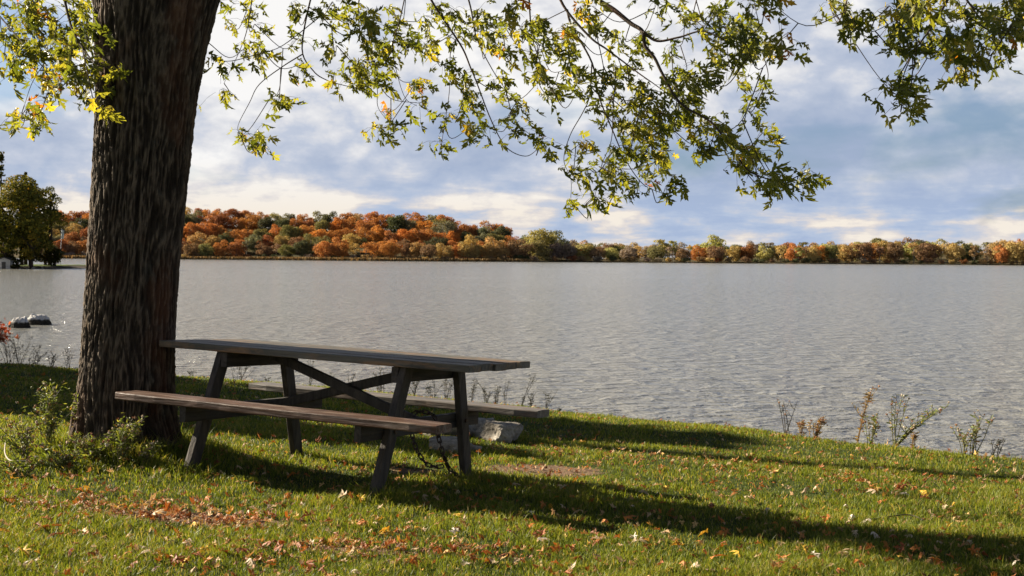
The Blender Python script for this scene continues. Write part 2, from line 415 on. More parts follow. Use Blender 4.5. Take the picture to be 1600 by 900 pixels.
xs = np.concatenate([np.linspace(-80, -12, 30), np.arange(-11.9, 10.0, 0.07), np.linspace(10.1, 60, 30)])
ys = np.concatenate([np.linspace(-60, 2.0, 25), np.arange(2.1, 20.0, 0.07), np.linspace(20.1, 60, 30)])
V, Fq = grid(xs, ys, lambda x, y: ground(x, y))
tag(mesh_np('lawn_ground', V, [Fq], M['lawn'], smooth=True, attrs={'rnd': bare_mask(V[:, 0], V[:, 1])}), kind='structure')

# far shore: skyline (photo px) -> height of the wooded hill
SKY = np.array([(-200, 340), (60, 338), (130, 331), (285, 325), (340, 324), (400, 329), (460, 332), (520, 337), (560, 338), (600, 335), (640, 336), (690, 338), (720, 345), (760, 350), (800, 354), (816, 366), (880, 374), (920, 378), (1000, 380), (1100, 381), (1180, 379), (1280, 379), (1380, 375), (1440, 374), (1500, 378), (1560, 375), (1600, 370), (1800, 366)], float)
def hor(px): return 401.4 + (px - 800) * math.tan(ROLL)
def shoreY(x): return 600 + 50 * np.clip((x + 50) / 250.0, 0, 1) - 12 * np.exp(-((x + 60) / 70.0) ** 2) + 5 * np.sin(x * 0.035)
def ridge(x):
    px = 800 + x / 720.0 * F_PX
    top = (hor(px) - np.interp(px, SKY[:, 0], SKY[:, 1])) * 720.0 / F_PX + CAM_H
    return np.maximum(top - 9.0, 0.0)
def far_z(x, y):
    s = (y - shoreY(x))
    t = np.clip(s / 110.0, 0, 1); t = t * t * (3 - 2 * t)
    z = np.where(s < 4, -1.9 + 1.3 * np.clip((s + 4) / 8, 0, 1), -0.6 + 0 * s)
    return z + ridge(x) * t + 0.6 * np.sin(x * .05) * t
V, Fq = grid(np.linspace(-700, 900, 260), np.concatenate([np.linspace(575, 740, 80), np.linspace(745, 1500, 20)]), far_z)
tag(mesh_np('far_shore_hill', V, [Fq], M['farground'], smooth=True), kind='structure')

# left point (about 190 m away)
def point_z(x, y):
    # tongue of land coming in from the left, tip near photo x=150
    main = 1 - ((x + 100) / 36.0) ** 2 - ((y - 201) / 20.0) ** 2
    spit = 1 - ((x + 76) / 14.5) ** 2 - ((y - 214) / 4.0) ** 2
    f = np.maximum(main, spit * 0.5)
    return np.clip(-1.5 + 2.2 * np.clip(f, -0.6, 0.42), -2, 0.0) + 0.05 * np.sin(x) * np.sin(y * 1.3)
V, Fq = grid(np.linspace(-165, -55, 160), np.linspace(176, 226, 100), point_z)
tag(mesh_np('point_ground', V, [Fq], M['pointturf'], smooth=True), kind='structure')

# ------------------------------------------------------------------ leaf template
def leaf_template(fold=0.25, droop=0.35, twist=0.0, wx=.92):
    mid = [(0, 0), (0, .22), (0, .40), (0, .72), (0, 1.06)]
    rt = [(.07, -.05), (.22, -.07), (.43, -.02), (.27, .06), (.26, .13), (.09, .19), (.20, .29), (.33, .33), (.35, .42), (.57, .63), (.37, .58), (.33, .65), (.21, .51), (.065, .37), (.10, .50), (.25, .61), (.17, .69), (.22, .81), (.11, .83)]
    V = [(x, y) for x, y in mid] + rt + [(-x * .95, y * 1.02 - .01) for x, y in rt]
    def half(o):
        return [[0, o, o + 1, o + 2, o + 3, o + 4, o + 5, 1], [1] + [o + q_ for q_ in range(5, 14)] + [2], [2] + [o + q_ for q_ in range(13, 19)] + [4, 3]]
    Fc = half(5) + [f[::-1] for f in half(5 + len(rt))]
    V = np.array(V) * np.array([wx, 1.0])
    z = fold * np.abs(V[:, 0]) - droop * (V[:, 1] ** 2) * 0.6 - droop * V[:, 0] ** 2 + twist * V[:, 0] * V[:, 1] + .05 * np.sin(V[:, 0] * 14 + V[:, 1] * 9)
    return np.column_stack([V[:, 0], V[:, 1], z]), Fc
TEMPL = [leaf_template(.3, .3, .2), leaf_template(-.45, .55, -.3, .75), leaf_template(.1, .8, .4, .85), leaf_template(.9, .25, -.2, .7), leaf_template(-.2, 1.2, .7, .8), leaf_template(.6, -.4, .5, .65)]

def rots(n, mode='any', tiltmax=1.0):
    """random rotation matrices; mode 'hang': tip points down-ish, 'flat': lies on the ground"""
    out_ = np.zeros((n, 3, 3))
    for i in range(n):
        if mode == 'hang':
            t = np.array([rng.normal(0.55, .55), rng.normal(0, .55), -rng.uniform(.0, 1.2)]); nrm = rng.normal(0, 1, 3)
        elif mode == 'flat':
            q = rng.uniform(0, 2 * math.pi); t = np.array([math.cos(q), math.sin(q), rng.normal(0, .25)]); nrm = np.array([rng.normal(0, .35), rng.normal(0, .35), 1 if rng.random() > .3 else -1])
        else:
            t = rng.normal(0, 1, 3); nrm = rng.normal(0, 1, 3)
        t /= np.linalg.norm(t); nrm -= t * nrm.dot(t); nrm /= np.linalg.norm(nrm)
        out_[i] = np.column_stack([np.cross(t, nrm), t, nrm])
    return out_

def instances(name, tmpl, Rm, P, S, rnd, mat, parent=None, smooth=False):
    """tmpl: (V, faces); one mesh of n transformed copies"""
    TV, TF = tmpl; n = len(P); kv = len(TV)
    V = np.einsum('nij,vj->nvi', Rm, TV) * np.asarray(S)[:, None, None] + np.asarray(P)[:, None, :]
    off = (np.arange(n) * kv)[:, None]
    bylen = {}
    for f in TF: bylen.setdefault(len(f), []).append(f)
    polys = [(np.array(fs)[None] + off[:, :, None]).reshape(-1, L_) for L_, fs in bylen.items()]
    return mesh_np(name, V.reshape(-1, 3), polys, mat, parent, {'rnd': np.repeat(rnd, kv)}, smooth)

def multi_instances(name, tmpls, Rm, P, S, rnd, mat, parent=None):
    """spread n copies over several templates, still one mesh"""
    TV0, polys, rn = [], {}, []; base = 0
    n = len(P); pick = rng.integers(0, len(tmpls), n)
    for ti, (TV, TF) in enumerate(tmpls):
        idx = np.where(pick == ti)[0]
        if not len(idx): continue
        V = np.einsum('nij,vj->nvi', Rm[idx], TV) * np.asarray(S)[idx][:, None, None] + np.asarray(P)[idx][:, None, :]
        off = (base + np.arange(len(idx)) * len(TV))[:, None]
        for f in TF: polys.setdefault(len(f), []).append(np.array(f)[None] + off)
        TV0.append(V.reshape(-1, 3)); rn.append(np.repeat(np.asarray(rnd)[idx], len(TV))); base += len(idx) * len(TV)
    return mesh_np(name, np.vstack(TV0), [np.vstack(p) for p in polys.values()], mat, parent, {'rnd': np.concatenate(rn)})

# ------------------------------------------------------------------ foliage clump trees
CLUMP = (np.array([(0, 0, 0), (.5, .15, .1), (.75, .65, 0), (.2, .9, .12), (-.45, .75, 0), (-.6, .2, .1)]) - np.array([0.05, .45, 0.03]), [[0, 1, 2, 3, 4, 5]])
def crown_points(n, blobs):
    """points on the skins of lumps (blobs: list of (center, radii)), outward normals and random"""
    P = []; N = []; q = []
    wts = np.array([np.prod(b[1]) ** (2 / 3.) for b in blobs]); wts = wts / wts.sum()
    cnt = rng.multinomial(n, wts)
    for (c_, r_), m_ in zip(blobs, cnt):
        d = rng.normal(0, 1, (m_, 3)); d /= np.linalg.norm(d, axis=1)[:, None]
        d[:, 2] = np.where(d[:, 2] < -0.45, -d[:, 2], d[:, 2])
        rad = rng.uniform(0.70, 1.06, m_)[:, None]
        P.append(np.array(c_) + d * np.array(r_) * rad); N.append(d); q.append(np.clip(rng.normal(0.5, .2, m_), 0, 1))
    return np.vstack(P), np.vstack(N), np.concatenate(q)

def facing(N, jitter=0.6):
    n = len(N); T = rng.normal(0, 1, (n, 3)); Nn = N + rng.normal(0, jitter, (n, 3)); Nn /= np.linalg.norm(Nn, axis=1)[:, None]
    T -= Nn * (T * Nn).sum(1)[:, None]; T /= np.linalg.norm(T, axis=1)[:, None]
    return np.stack([np.cross(T, Nn), T, Nn], 2)

def lump_blobs(w_, h0, h1, n, rr=(0.22, 0.36), flat=0.8):
    """lumps filling an egg of half-width w_, from height h0 to h1"""
    b = []; hc = (h0 + h1) / 2; hh = (h1 - h0) / 2
    for i in range(n):
        d = rng.normal(0, 1, 3); d /= np.linalg.norm(d); rad = rng.uniform(.45, .74)
        c_ = np.array([d[0] * w_ * rad, d[1] * w_ * rad, hc + d[2] * hh * rad])
        r_ = rng.uniform(*rr) * w_
        b.append((c_, (r_, r_, r_ * flat)))
    return b

def make_tree(name, wid, h0, h1, nl, nf, size, mat, tr=0.18, blobs=None, trmat=None):
    root = empty(name)
    g = Geo()
    tube(g, [(0, 0, -0.8), (0.05 * wid, 0, h0 + .2), (0, 0.05 * wid, (h0 + h1) / 2), (0.1 * wid, 0, h1 * .85)], [tr * 1.4, tr, tr * .7, tr * .25], 6)
    for j in range(5):
        q = rng.uniform(0, 6.28); zz = rng.uniform(h0 * .8, (h0 + h1) / 2)
        tube(g, [(0, 0, zz), (math.cos(q) * wid * .35, math.sin(q) * wid * .35, zz + (h1 - h0) * .22), (math.cos(q) * wid * .65, math.sin(q) * wid * .65, zz + (h1 - h0) * .35)], [tr * .5, tr * .3, tr * .1], 5)
    g.build('trunk', trmat or M['fartrunk'], root, True)
    P, N, q = crown_points(nf, blobs or lump_blobs(wid, h0, h1, nl))
    instances('crown', CLUMP, facing(N), P, rng.uniform(.6, 1.35, len(P)) * size, q, mat, root)
    return root

def copy_tree(o, parent=None):
    c_ = o.copy(); col.objects.link(c_)
    if parent: c_.parent = parent
    for ch in o.children: copy_tree(ch, c_)
    return c_

# prototypes (each is moved to a real spot first, then copied)
PROT = {}
def proto_key(kind):
    i = random.randrange(4 if kind != 'poplar' else 2)
    return kind, i
used = set(); protos = {}
def get_tree(kind):
    key = proto_key(kind)
    if key not in protos:
        if kind == 'round': o = make_tree('broadleaf_tree', 5.6, -.3, 10.0, 34, 3800, .36, M['farcrown'], blobs=lump_blobs(5.6, -.5, 10, 34, (.24, .40), 1.0))
        elif kind == 'bush': o = make_tree('shore_bush', 4.6, -.4, 4.6, 18, 900, .42, M['farcrown'], .08)
        elif kind == 'thin': o = make_tree('thin_crowned_tree', 3.6, 1.5, 10.0, 16, 480, .40, M['farcrown'], .13)
        elif kind == 'poplar': o = make_tree('poplar_tree', 2.6, 1.0, 14.0, 24, 900, .42, M['farcrown'], .16)
        protos[key] = o; return o
    return copy_tree(protos[key])

COLS = {
    'burnt orange': (0.38, 0.175, 0.055), 'deep rust': (0.25, 0.105, 0.042), 'bright orange': (0.44, 0.19, 0.048), 'golden tan': (0.37, 0.26, 0.10),
    'olive green': (0.165, 0.155, 0.060), 'dark green': (0.080, 0.088, 0.042), 'grey green': (0.16, 0.165, 0.090), 'yellow green': (0.32, 0.30, 0.10),
    'brown': (0.21, 0.135, 0.072), 'grey brown': (0.23, 0.185, 0.135)}
KN = {'round': 'round-crowned tree', 'bush': 'low waterside bush', 'thin': 'thin-crowned tree', 'poplar': 'tall narrow tree'}
GR = {'round': 'trees on the wooded far shore', 'bush': 'low bushes along the far waterline', 'thin': 'thin-crowned trees of the far shore', 'poplar': 'tall pale trees above the far shore line'}
def place_where(px, row):
    marks = [(-60, 'left of the willow'), (95, 'beyond the willow point'), (290, 'behind the maple trunk'), (345, 'near the maple trunk'), (470, 'above the table\'s left end'),
             (600, 'above the table\'s middle'), (720, 'above the table\'s right end'), (805, 'where the hill drops off'), (900, 'right of the hill end'), (1030, 'under the hanging branches'),
             (1160, 'under the drooping branch'), (1290, 'below the branch tip'), (1420, 'right of the branch tip'), (1620, 'near the right edge')]
    mk = marks[-1][1]
    for mx, t_ in marks:
        if px <= mx: mk = t_; break
    rn = ['at the waterside', 'low down', 'halfway up', 'high up', 'on the skyline'][row]
    return rn + ' ' + mk
def far_tree(kind, cname, px, Y, scale, row, label=None, jit=0.12):
    x = (px - 800) / F_PX * Y
    o = get_tree(kind)
    o.location = (x, Y, float(far_z(np.array(x), np.array(float(Y)))) - 0.2)
    o.rotation_euler = (0, 0, random.uniform(0, 6.28))
    o.scale = (scale * random.uniform(.8, 1.3), scale * random.uniform(.8, 1.3), scale)
    c_ = COLS[cname]; f = random.uniform(1 - jit, 1 + jit)
    rgb = (c_[0] * f, c_[1] * f * random.uniform(.92, 1.08), c_[2] * f, 1)
    for ch in o.children: ch.color = rgb
    tag(o, label or ('%s %s %s' % (cname, KN[kind], place_where(px, row))), 'bush' if kind == 'bush' else 'tree', None if label else GR[kind])
    return o

# --- hill (photo x from -60 to 815): five rows, and the lower right shore
def pick(lst): return random.choices([a_ for a_, _ in lst], [b_ for _, b_ in lst])[0]
HILL = [('burnt orange', 5), ('bright orange', 2.5), ('deep rust', 2), ('olive green', 1.6), ('dark green', 1.2), ('grey green', .9), ('golden tan', .8), ('yellow green', .4)]
LOWH = [('dark green', 3), ('burnt orange', 2.5), ('deep rust', 2.2), ('brown', 2), ('olive green', 2), ('grey green', 1), ('golden tan', 1)]
for row, (ds, step, sc_) in enumerate([(9, 21, .85), (26, 22, .95), (50, 22, 1.02), (76, 23, 1.06), (104, 22, 1.08)]):
    px = 60 + row * 7
    while px < (800 if row < 4 else 785):
        if not (150 < px < 272):
            x0 = (px - 800) / F_PX * 650
            Y = float(shoreY(np.array(x0))) + ds + random.uniform(-6, 6)
            if row == 0: kind, cn = pick([('round', 3), ('thin', 1.0)]), (pick([('burnt orange', 3), ('golden tan', 3), ('brown', 1.5), ('olive green', 1)]) if px > 480 else pick(LOWH))
            elif row == 1: kind, cn = pick([('round', 5), ('thin', .6)]), pick(LOWH)
            else: kind, cn = 'round', pick(HILL)
            s_ = sc_ * random.uniform(.86, 1.14)
            far_tree(kind, cn, px, Y, s_, row)
        px += step * random.uniform(.8, 1.2)
# --- right part of the far shore: low mixed wood in three rows
def rightcol(px):
    if 1300 < px: return [('golden tan', 4), ('yellow green', 1.8), ('burnt orange', .7), ('olive green', 1.8), ('brown', 2), ('dark green', .8)]
    return [('brown', 1.6), ('golden tan', 3.2), ('deep rust', .5), ('olive green', 1.6), ('grey brown', 1.8), ('burnt orange', .8), ('yellow green', 2.2)]
for row, (ds, step) in enumerate([(10, 24), (34, 25), (66, 24)]):
    px = 812 + row * 8
    while px < 1640:
        x0 = (px - 800) / F_PX * 690
        Y = float(shoreY(np.array(x0))) + ds + random.uniform(-6, 6)
        htop = (hor(px) - np.interp(px, SKY[:, 0], SKY[:, 1])) * Y / F_PX + CAM_H + 0.5
        z0 = float(far_z(np.array(x0), np.array(Y)))
        hh = (htop - z0) * random.uniform(.88, 1.04) * (0.85, .95, 1.0)[row]
        far_tree(pick([('round', 4), ('thin', 1.0)]), pick(rightcol(px)), px, Y, max(hh, 5.0) / 9.4, row if row < 2 else 4)
        px += step * random.uniform(.8, 1.25)
# --- bushes along the waterline
for px in np.concatenate([np.arange(95, 150, 14), np.arange(285, 815, 24), np.arange(820, 1640, 17)]):
    px = px + random.uniform(-6, 6); x0 = (px - 800) / F_PX * 650
    far_tree('bush', pick([('brown', 3), ('dark green', 2.2), ('golden tan', 1.2), ('deep rust', .8), ('grey brown', 1)]), px, float(shoreY(np.array(x0))) + 3 + random.uniform(0, 4), random.uniform(.45, .75), 0)
# --- the ones that stand out
for kind, cn, px, ds, topy, lab in [
    ('round', 'yellow green', 842, 18, 351, 'tall feathery yellow-green tree above the shore just right of the hill end'),
    ('round', 'grey green', 864, 26, 357, 'grey-green thin tree beside the tall feathery yellow-green one'),
    ('round', 'golden tan', 735, 12, 364, 'pale golden bushy crown at the waterside below the end of the hill'),
    ('round', 'golden tan', 770, 14, 367, 'second pale golden bushy crown, right of the first at the hill end'),
    ('round', 'grey green', 692, 60, 340, 'large grey-green round crown standing out of the orange hill above the table end'),
    ('thin', 'yellow green', 1031, 30, 369, 'pale yellow-green twin-topped tree under the lowest hanging leaves'),
    ('thin', 'yellow green', 1050, 32, 371, 'pale sparse tree just right of the pale twin-topped one'),
    ('round', 'yellow green', 1116, 30, 364, 'single pale pointed tree sticking up from the low shore under the drooping branch'),
    ('round', 'bright orange', 1280, 12, 380, 'vivid orange round tree at the water right of the branch tip'),
    ('round', 'burnt orange', 1240, 14, 377, 'orange brown broad tree left of the vivid orange one'),
    ('round', 'golden tan', 1330, 14, 377, 'pale tan leaning crown right of the vivid orange tree'),
    ('round', 'burnt orange', 1362, 18, 375, 'orange crown with dark foot between pale tan crowns'),
    ('round', 'dark green', 1438, 40, 371, 'dark green crown topping the low wood on the right'),
    ('round', 'bright orange', 915, 12, 381, 'small orange tree at the water right of the feathery tree'),
    ('thin', 'grey green', 822, 30, 362, 'small dark bare-topped tree in the dip at the end of the hill'),
]:
    x0 = (px - 800) / F_PX * 650; Y = float(shoreY(np.array(x0))) + ds
    x0 = (px - 800) / F_PX * Y
    top = (hor(px) - topy) * Y / F_PX + CAM_H; z0 = float(far_z(np.array(x0), np.array(Y)))
    far_tree(kind, cn, px, Y, (top - z0) / (14.3 if kind == 'poplar' else 10.3), 0, lab, .05)

# reeds along the left far waterline
n = 9000
px = np.concatenate([rng.uniform(60, 150, 1200), rng.uniform(280, 830, n - 1200)])
x0 = (px - 800) / F_PX * 600; Y = shoreY(x0) + rng.uniform(-4, 3, n)
x0 = (px - 800) / F_PX * Y
BL = (np.array([(-.5, 0, 0), (.5, 0, 0), (0, 0, 1.0)]), [[0, 1, 2]])
q = rng.uniform(0, 6.28, n); Rm = np.zeros((n, 3, 3)); Rm[:, 0, 0] = np.cos(q); Rm[:, 1, 0] = np.sin(q); Rm[:, 0, 1] = -np.sin(q); Rm[:, 1, 1] = np.cos(q); Rm[:, 2, 2] = 1
tag(instances('reeds', BL, Rm, np.stack([x0, Y, np.full(n, WATER_Z - .1)], 1), rng.uniform(1.0, 1.9, n), rng.random(n), M['reed']),
    'thin band of tan reeds along the far waterline under the wooded hill', 'reeds', kind='stuff')

# ------------------------------------------------------------------ left point: trees, shed, pole, stones
def px_at(px, Y): return (px - 800) / F_PX * Y
random.seed(21); rng = np.random.default_rng(21)
def pt_tree(name, px, Y, topy, halfpx, h0, nl, nf, size, colr, label, mat=None, rr=(.24, .38), flat=.75):
    x0 = px_at(px, Y); z0 = float(point_z(np.array(x0), np.array(Y)))
    top = (hor(px) - topy) * Y / F_PX + CAM_H - z0; wd = halfpx * Y / F_PX
    o = make_tree(name, wd, h0, top, nl, nf, size, mat or M['neartreecrown'], .28, lump_blobs(wd, h0, top, nl, rr, flat), M['bark'])
    o.location = (x0, Y, z0)
    for ch in o.children: ch.color = (*colr, 1)
    tag(o, label, 'tree')
    return o
pt_tree('willow_tree', 30, 196, 272, 82, -0.5, 64, 26000, .26, (1.9, 1.75, 1.3), 'big dark green and gold tree on the grassy point at the left edge', None, (.17, .34), .7)
pt_tree('willow_tree', 78, 200, 286, 20, 5.5, 12, 1500, .16, (1.5, 1.6, 1.3), 'thin drooping willow crown leaning right from behind the big dark tree', flat=1.3)
pt_tree('small_tree', 48, 190, 360, 22, .8, 12, 2500, .18, (2.2, 1.7, 1.0), 'small gold and rust tree in front of the big dark tree on the point')
pt_tree('small_tree', 4, 189, 372, 16, .8, 10, 1500, .18, (1.5, 1.4, 1.0), 'small olive tree beside the pale shed on the point')
pt_tree('hedge_shrub', 26, 188, 400, 11, .0, 10, 1200, .15, (.35, .35, .4), 'low dark rounded hedge shrub at the foot of the point trees')
pt_tree('hedge_shrub', 70, 199, 392, 16, .0, 10, 1500, .15, (.9, .7, .6), 'low brown green shrub at the right foot of the big dark tree')
for px_, Y_, tp_, hf_, lb_ in [(8, 192, 384, 20, 'dark broad shrub beside the pale shed under the big tree'), (46, 194, 378, 20, 'broad olive shrub under the middle of the big point tree'), (84, 200, 380, 18, 'dense dark shrub under the right side of the big point tree')]:
    pt_tree('understory_shrub', px_, Y_, tp_, hf_, .0, 12, 2200, .16, (.8, .75, .7), lb_)
def conifer(px, Y, topy, halfpx, label, base_h=1.5, nb=13, size=.22, layers=14, mat=None, colr=(.85, .95, .9), xy=None, zf=point_z, h=None, nper=14):
    x0, y0 = (px_at(px, Y), Y) if xy is None else xy
    z0 = float(zf(np.array(x0), np.array(y0)))
    H = h or ((hor(px) - topy) * Y / F_PX + CAM_H - z0); wd = halfpx * Y / F_PX if xy is None else halfpx
    root = empty('conifer_tree', (x0, y0, z0)); g = Geo()
    tube(g, [(0, 0, -.5), (0, 0, H * .5), (0, 0, H * .98)], [.022 * H, .013 * H, .01], 7)
    P = []; N = []
    for i in range(layers):
        f = i / (layers - 1); z_ = base_h + (H * .98 - base_h) * f; rr_ = wd * (1 - f) ** .8 * random.uniform(.75, 1.1) + .05
        for j in range(nb):
            q = random.uniform(0, 6.28); l_ = rr_ * random.uniform(.6, 1.0); z_ += random.uniform(-.5, .5) * (H - base_h) / layers
            tip = np.array([math.cos(q) * l_, math.sin(q) * l_, z_ - .12 * l_ + random.uniform(-.2, .2)])
            tube(g, [(0, 0, z_), tuple(tip)], [.004 * H, .01], 4, cap=False)
            for t_ in np.linspace(.25, 1, nper):
                P.append(np.array([0, 0, z_]) * (1 - t_) + tip * t_ + rng.normal(0, .06 * wd, 3) * (1, 1, .4)); N.append((rng.normal(0, .3), rng.normal(0, .3), 1))
    g.build('trunk', M['bark'], root, True)
    P = np.array(P); o = instances('crown', CLUMP, facing(np.array(N, float), 1.0), P, rng.uniform(.6, 1.3, len(P)) * size, rng.random(len(P)), mat or M['neartreecrown'], root)
    o.color = (*colr, 1)
    return tag(root, label, 'tree')
conifer(2, 206, 236, 22, 'tall dark pine with layered branches rising behind the big tree at the left edge', 6, 8, .30, 11)
conifer(40, 208, 267, 9, 'small dark spruce tip showing just above the big tree on the point', 6, 8, .28, 14)

shed = empty('shed', (px_at(9, 189), 189, float(point_z(np.array(px_at(9, 189)), np.array(189.)))))
tag(shed, 'small pale grey shed half hidden at the foot of the trees on the point', 'shed')
g = Geo(); W_, D_, H_ = .95, .8, 1.35
g.add([(-W_, -D_, 0), (W_, -D_, 0), (W_, D_, 0), (-W_, D_, 0), (-W_, -D_, H_), (W_, -D_, H_), (W_, D_, H_), (-W_, D_, H_), (0, -D_, H_ + .35), (0, D_, H_ + .35)],
      [(0, 1, 5, 8, 4), (1, 2, 6, 5), (2, 3, 7, 9, 6), (3, 0, 4, 7)]); g.build('wall', M['paleshed'], shed)
g = Geo()
for s_ in (-1, 1):
    g.add([(0, -D_ - .15, H_ + .38), (s_ * (W_ + .15), -D_ - .15, H_ - .02), (s_ * (W_ + .15), D_ + .15, H_ - .02), (0, D_ + .15, H_ + .38),
           (0, -D_ - .15, H_ + .46), (s_ * (W_ + .15), -D_ - .15, H_ + .06), (s_ * (W_ + .15), D_ + .15, H_ + .06), (0, D_ + .15, H_ + .46)],
          [(0, 1, 2, 3), (4, 5, 6, 7), (0, 1, 5, 4), (2, 3, 7, 6), (1, 2, 6, 5)])
g.build('roof', M['darkroof'], shed)
g = Geo(); g.add([(-.3, -D_ - .03, 0), (.3, -D_ - .03, 0), (.3, -D_ - .03, 1.1), (-.3, -D_ - .03, 1.1), (-.3, -D_, 0), (.3, -D_, 0), (.3, -D_, 1.1), (-.3, -D_, 1.1)],
                 [(0, 1, 2, 3), (0, 1, 5, 4), (1, 2, 6, 5), (2, 3, 7, 6), (3, 0, 4, 7)]); g.build('door', M['darkroof'], shed)

pole = empty('flagpole', (px_at(94, 213), 213, -.8)); tag(pole, 'slender pale pole with a limp whitish flag on the green spit', 'flagpole')
g = Geo(); tube(g, [(0, 0, 0), (.1, 0, 3.3), (.28, 0, 6.3)], [.05, .04, .03], 7); g.build('pole', M['palepole'], pole, True)
g = Geo(); nx, nz = 6, 10
Vf = [(.26 + .42 * (i / nx) * (1 - .3 * j / nz), .06 * math.sin(i * 1.7 + j * .6), 6.25 - 1.5 * j / nz - .25 * i / nx) for j in range(nz + 1) for i in range(nx + 1)]
g.add(Vf, [(j * (nx + 1) + i, j * (nx + 1) + i + 1, (j + 1) * (nx + 1) + i + 1, (j + 1) * (nx + 1) + i) for j in range(nz) for i in range(nx)])
fo = g.build('flag', M['palepole'], pole, True); sm = fo.modifiers.new('thick', 'SOLIDIFY'); sm.thickness = .01

def rock(name, loc, size, mat, seed, rough=.16, flat=.35, rot=0.0, sub=5, cut=0.7, zrot=None):
    import bmesh
    bm = bmesh.new(); bmesh.ops.create_icosphere(bm, subdivisions=sub, radius=1)
    sv = Vector((seed * 3.7, seed * 1.3, seed * 7.1)); rs = random.Random(seed)
    planes = [(Vector((rs.gauss(0, 1), rs.gauss(0, 1), rs.gauss(0, .6))).normalized(), rs.uniform(cut, cut + .25)) for _ in range(9)] + [(Vector((rs.uniform(-.1, .1), rs.uniform(-.1, .1), 1)), cut * .95)]
    for v in bm.verts:
        p_ = v.co.copy()
        for n_, d_ in planes:
            e = p_.dot(n_) - d_
            if e > 0: p_ -= n_ * e * .93
        h_ = mnoise.fractal(p_ * 1.8 + sv, 1.0, 2.0, 5) * rough + mnoise.fractal(p_ * 7 + sv, 1.0, 2.0, 4) * rough * .3
        v.co = p_ * (1 + h_)
        v.co = Vector((v.co.x * size[0], v.co.y * size[1], v.co.z * size[2]))
    me = bpy.data.meshes.new(name); bm.to_mesh(me); bm.free(); me.materials.append(mat)
    for p_ in me.polygons: p_.use_smooth = True
    o = bpy.data.objects.new(name, me); col.objects.link(o); o.location = loc; o.rotation_euler = (0, 0, rot)
    return o
YW = (CAM_H - WATER_Z) * F_PX
for px, py, hw, hh, sd, lab in [(31, 512, 13, 13, 3, 'smaller rounded white-topped boulder in the lake, next to the red leaves'), (60, 507, 16, 13, 8, 'larger white-topped boulder in the lake with a dark wet right side')]:
    Y = YW / (py - hor(px)); s_ = Y / F_PX
    o = rock('lake_boulder', (px_at(px, Y), Y, WATER_Z - .02), (hw * s_ * 1.12, hw * s_ * 1.0, hh * s_ * 1.45), M['lakestone'], sd, .17, rot=.3, cut=.9, sub=6)
    tag(o, lab, 'boulder')
for i, (px, py, hw, lab) in enumerate([(22, 424, 2.5, 'small pale stone at the waterline below the dark hedge on the point'), (52, 426, 3.5, 'pale stone at the water edge of the point, right of the hedge'), (66, 424, 2.2, 'small stone at the water edge of the point near the spit')]):
    Y = 188 + .7 * i
    o = rock('shore_stone', (px_at(px, Y), Y, WATER_Z + .1), (hw * .8 * Y / F_PX, hw * .8 * Y / F_PX, .25), M['stone'], 20 + i, sub=3); tag(o, lab, 'stone')

# ------------------------------------------------------------------ the big maple
tx, ty = TRUNK
prof = [(745, 96, 318), (715, 108, 300), (700, 113, 290), (680, 117, 281), (655, 119.5, 276), (620, 122, 273), (580, 125.5, 271.5), (530, 129.5, 272), (470, 134, 275.5), (400, 138.5, 281), (330, 143.5, 289), (250, 147.5, 297.5), (200, 150, 302), (140, 152, 310), (100, 151.5, 317), (50, 149.5, 328), (0, 147, 341), (-60, 140, 362), (-130, 120, 395), (-200, 95, 430)]
pz, pc, pr = [], [], []
for py, l_, r_ in prof:
    c3 = at((l_ + r_) / 2, py, ty); pz.append(c3[2]); pc.append(c3[0]); pr.append((r_ - l_) / 2 * ty / F_PX)
pz, pc, pr = np.array(pz), np.array(pc), np.array(pr)
maple = empty('maple_tree', (tx, ty, 0))
tag(maple, 'big maple with thick furrowed trunk beside the picnic table, green-gold leaves overhead', 'tree')
NA, NZ = 420, 760
zz = np.linspace(pz[0], pz[-1], NZ); aa = np.linspace(0, 2 * math.pi, NA, endpoint=False)
rad_ = np.interp(zz, pz, pr); cx_ = np.interp(zz, pz, pc)
V = np.zeros((NZ, NA, 3)); H_ = np.zeros((NZ, NA))
for i in range(NZ):
    z = zz[i]
    for j in range(NA):
        q = aa[j]; cq, sq = math.cos(q), math.sin(q)
        wob = mnoise.noise(Vector((cq * 2.2, sq * 2.2, z * 2.6))) * 2.4
        v1 = mnoise.noise(Vector((cq * 10.5 + wob * .5, sq * 10.5 + wob * .5, z * 3.6)))
        v2 = mnoise.noise(Vector((cq * 25 + wob * .9, sq * 25, z * 11 + 9)))
        v3 = mnoise.noise(Vector((cq * 34, sq * 34, z * 16 + 3)))
        ridge_ = (1 - abs(v1) * 2.4) * .55 + (1 - abs(v2) * 2.2) * .45
        H_[i, j] = ridge_ + .25 * v3
amp = .019
for i in range(NZ):
    z = zz[i]; fl = max(0, (0.55 - z)) / .5
    lob = 1 + .10 * fl * np.cos(aa * 5 + .7) + .06 * fl * np.cos(aa * 3 + 2)
    lump = np.array([mnoise.noise(Vector((math.cos(q) * 1.3, math.sin(q) * 1.3, z * .9 + 4))) for q in aa[::20]])
    lump = np.interp(np.arange(NA), np.arange(0, NA, 20), lump, period=NA)
    r = rad_[i] * lob * (1 + .035 * lump) - amp * .6 + amp * (H_[i] - .3)
    V[i, :, 0] = cx_[i] - tx + r * np.cos(aa); V[i, :, 1] = r * np.sin(aa) * (1 + .15 * np.clip((z - 3) / 1.2, 0, 1)); V[i, :, 2] = z
ii = np.arange((NZ - 1) * NA); r0, c0 = ii // NA, ii % NA
Fq = np.stack([r0 * NA + c0, r0 * NA + (c0 + 1) % NA, (r0 + 1) * NA + (c0 + 1) % NA, (r0 + 1) * NA + c0], 1)
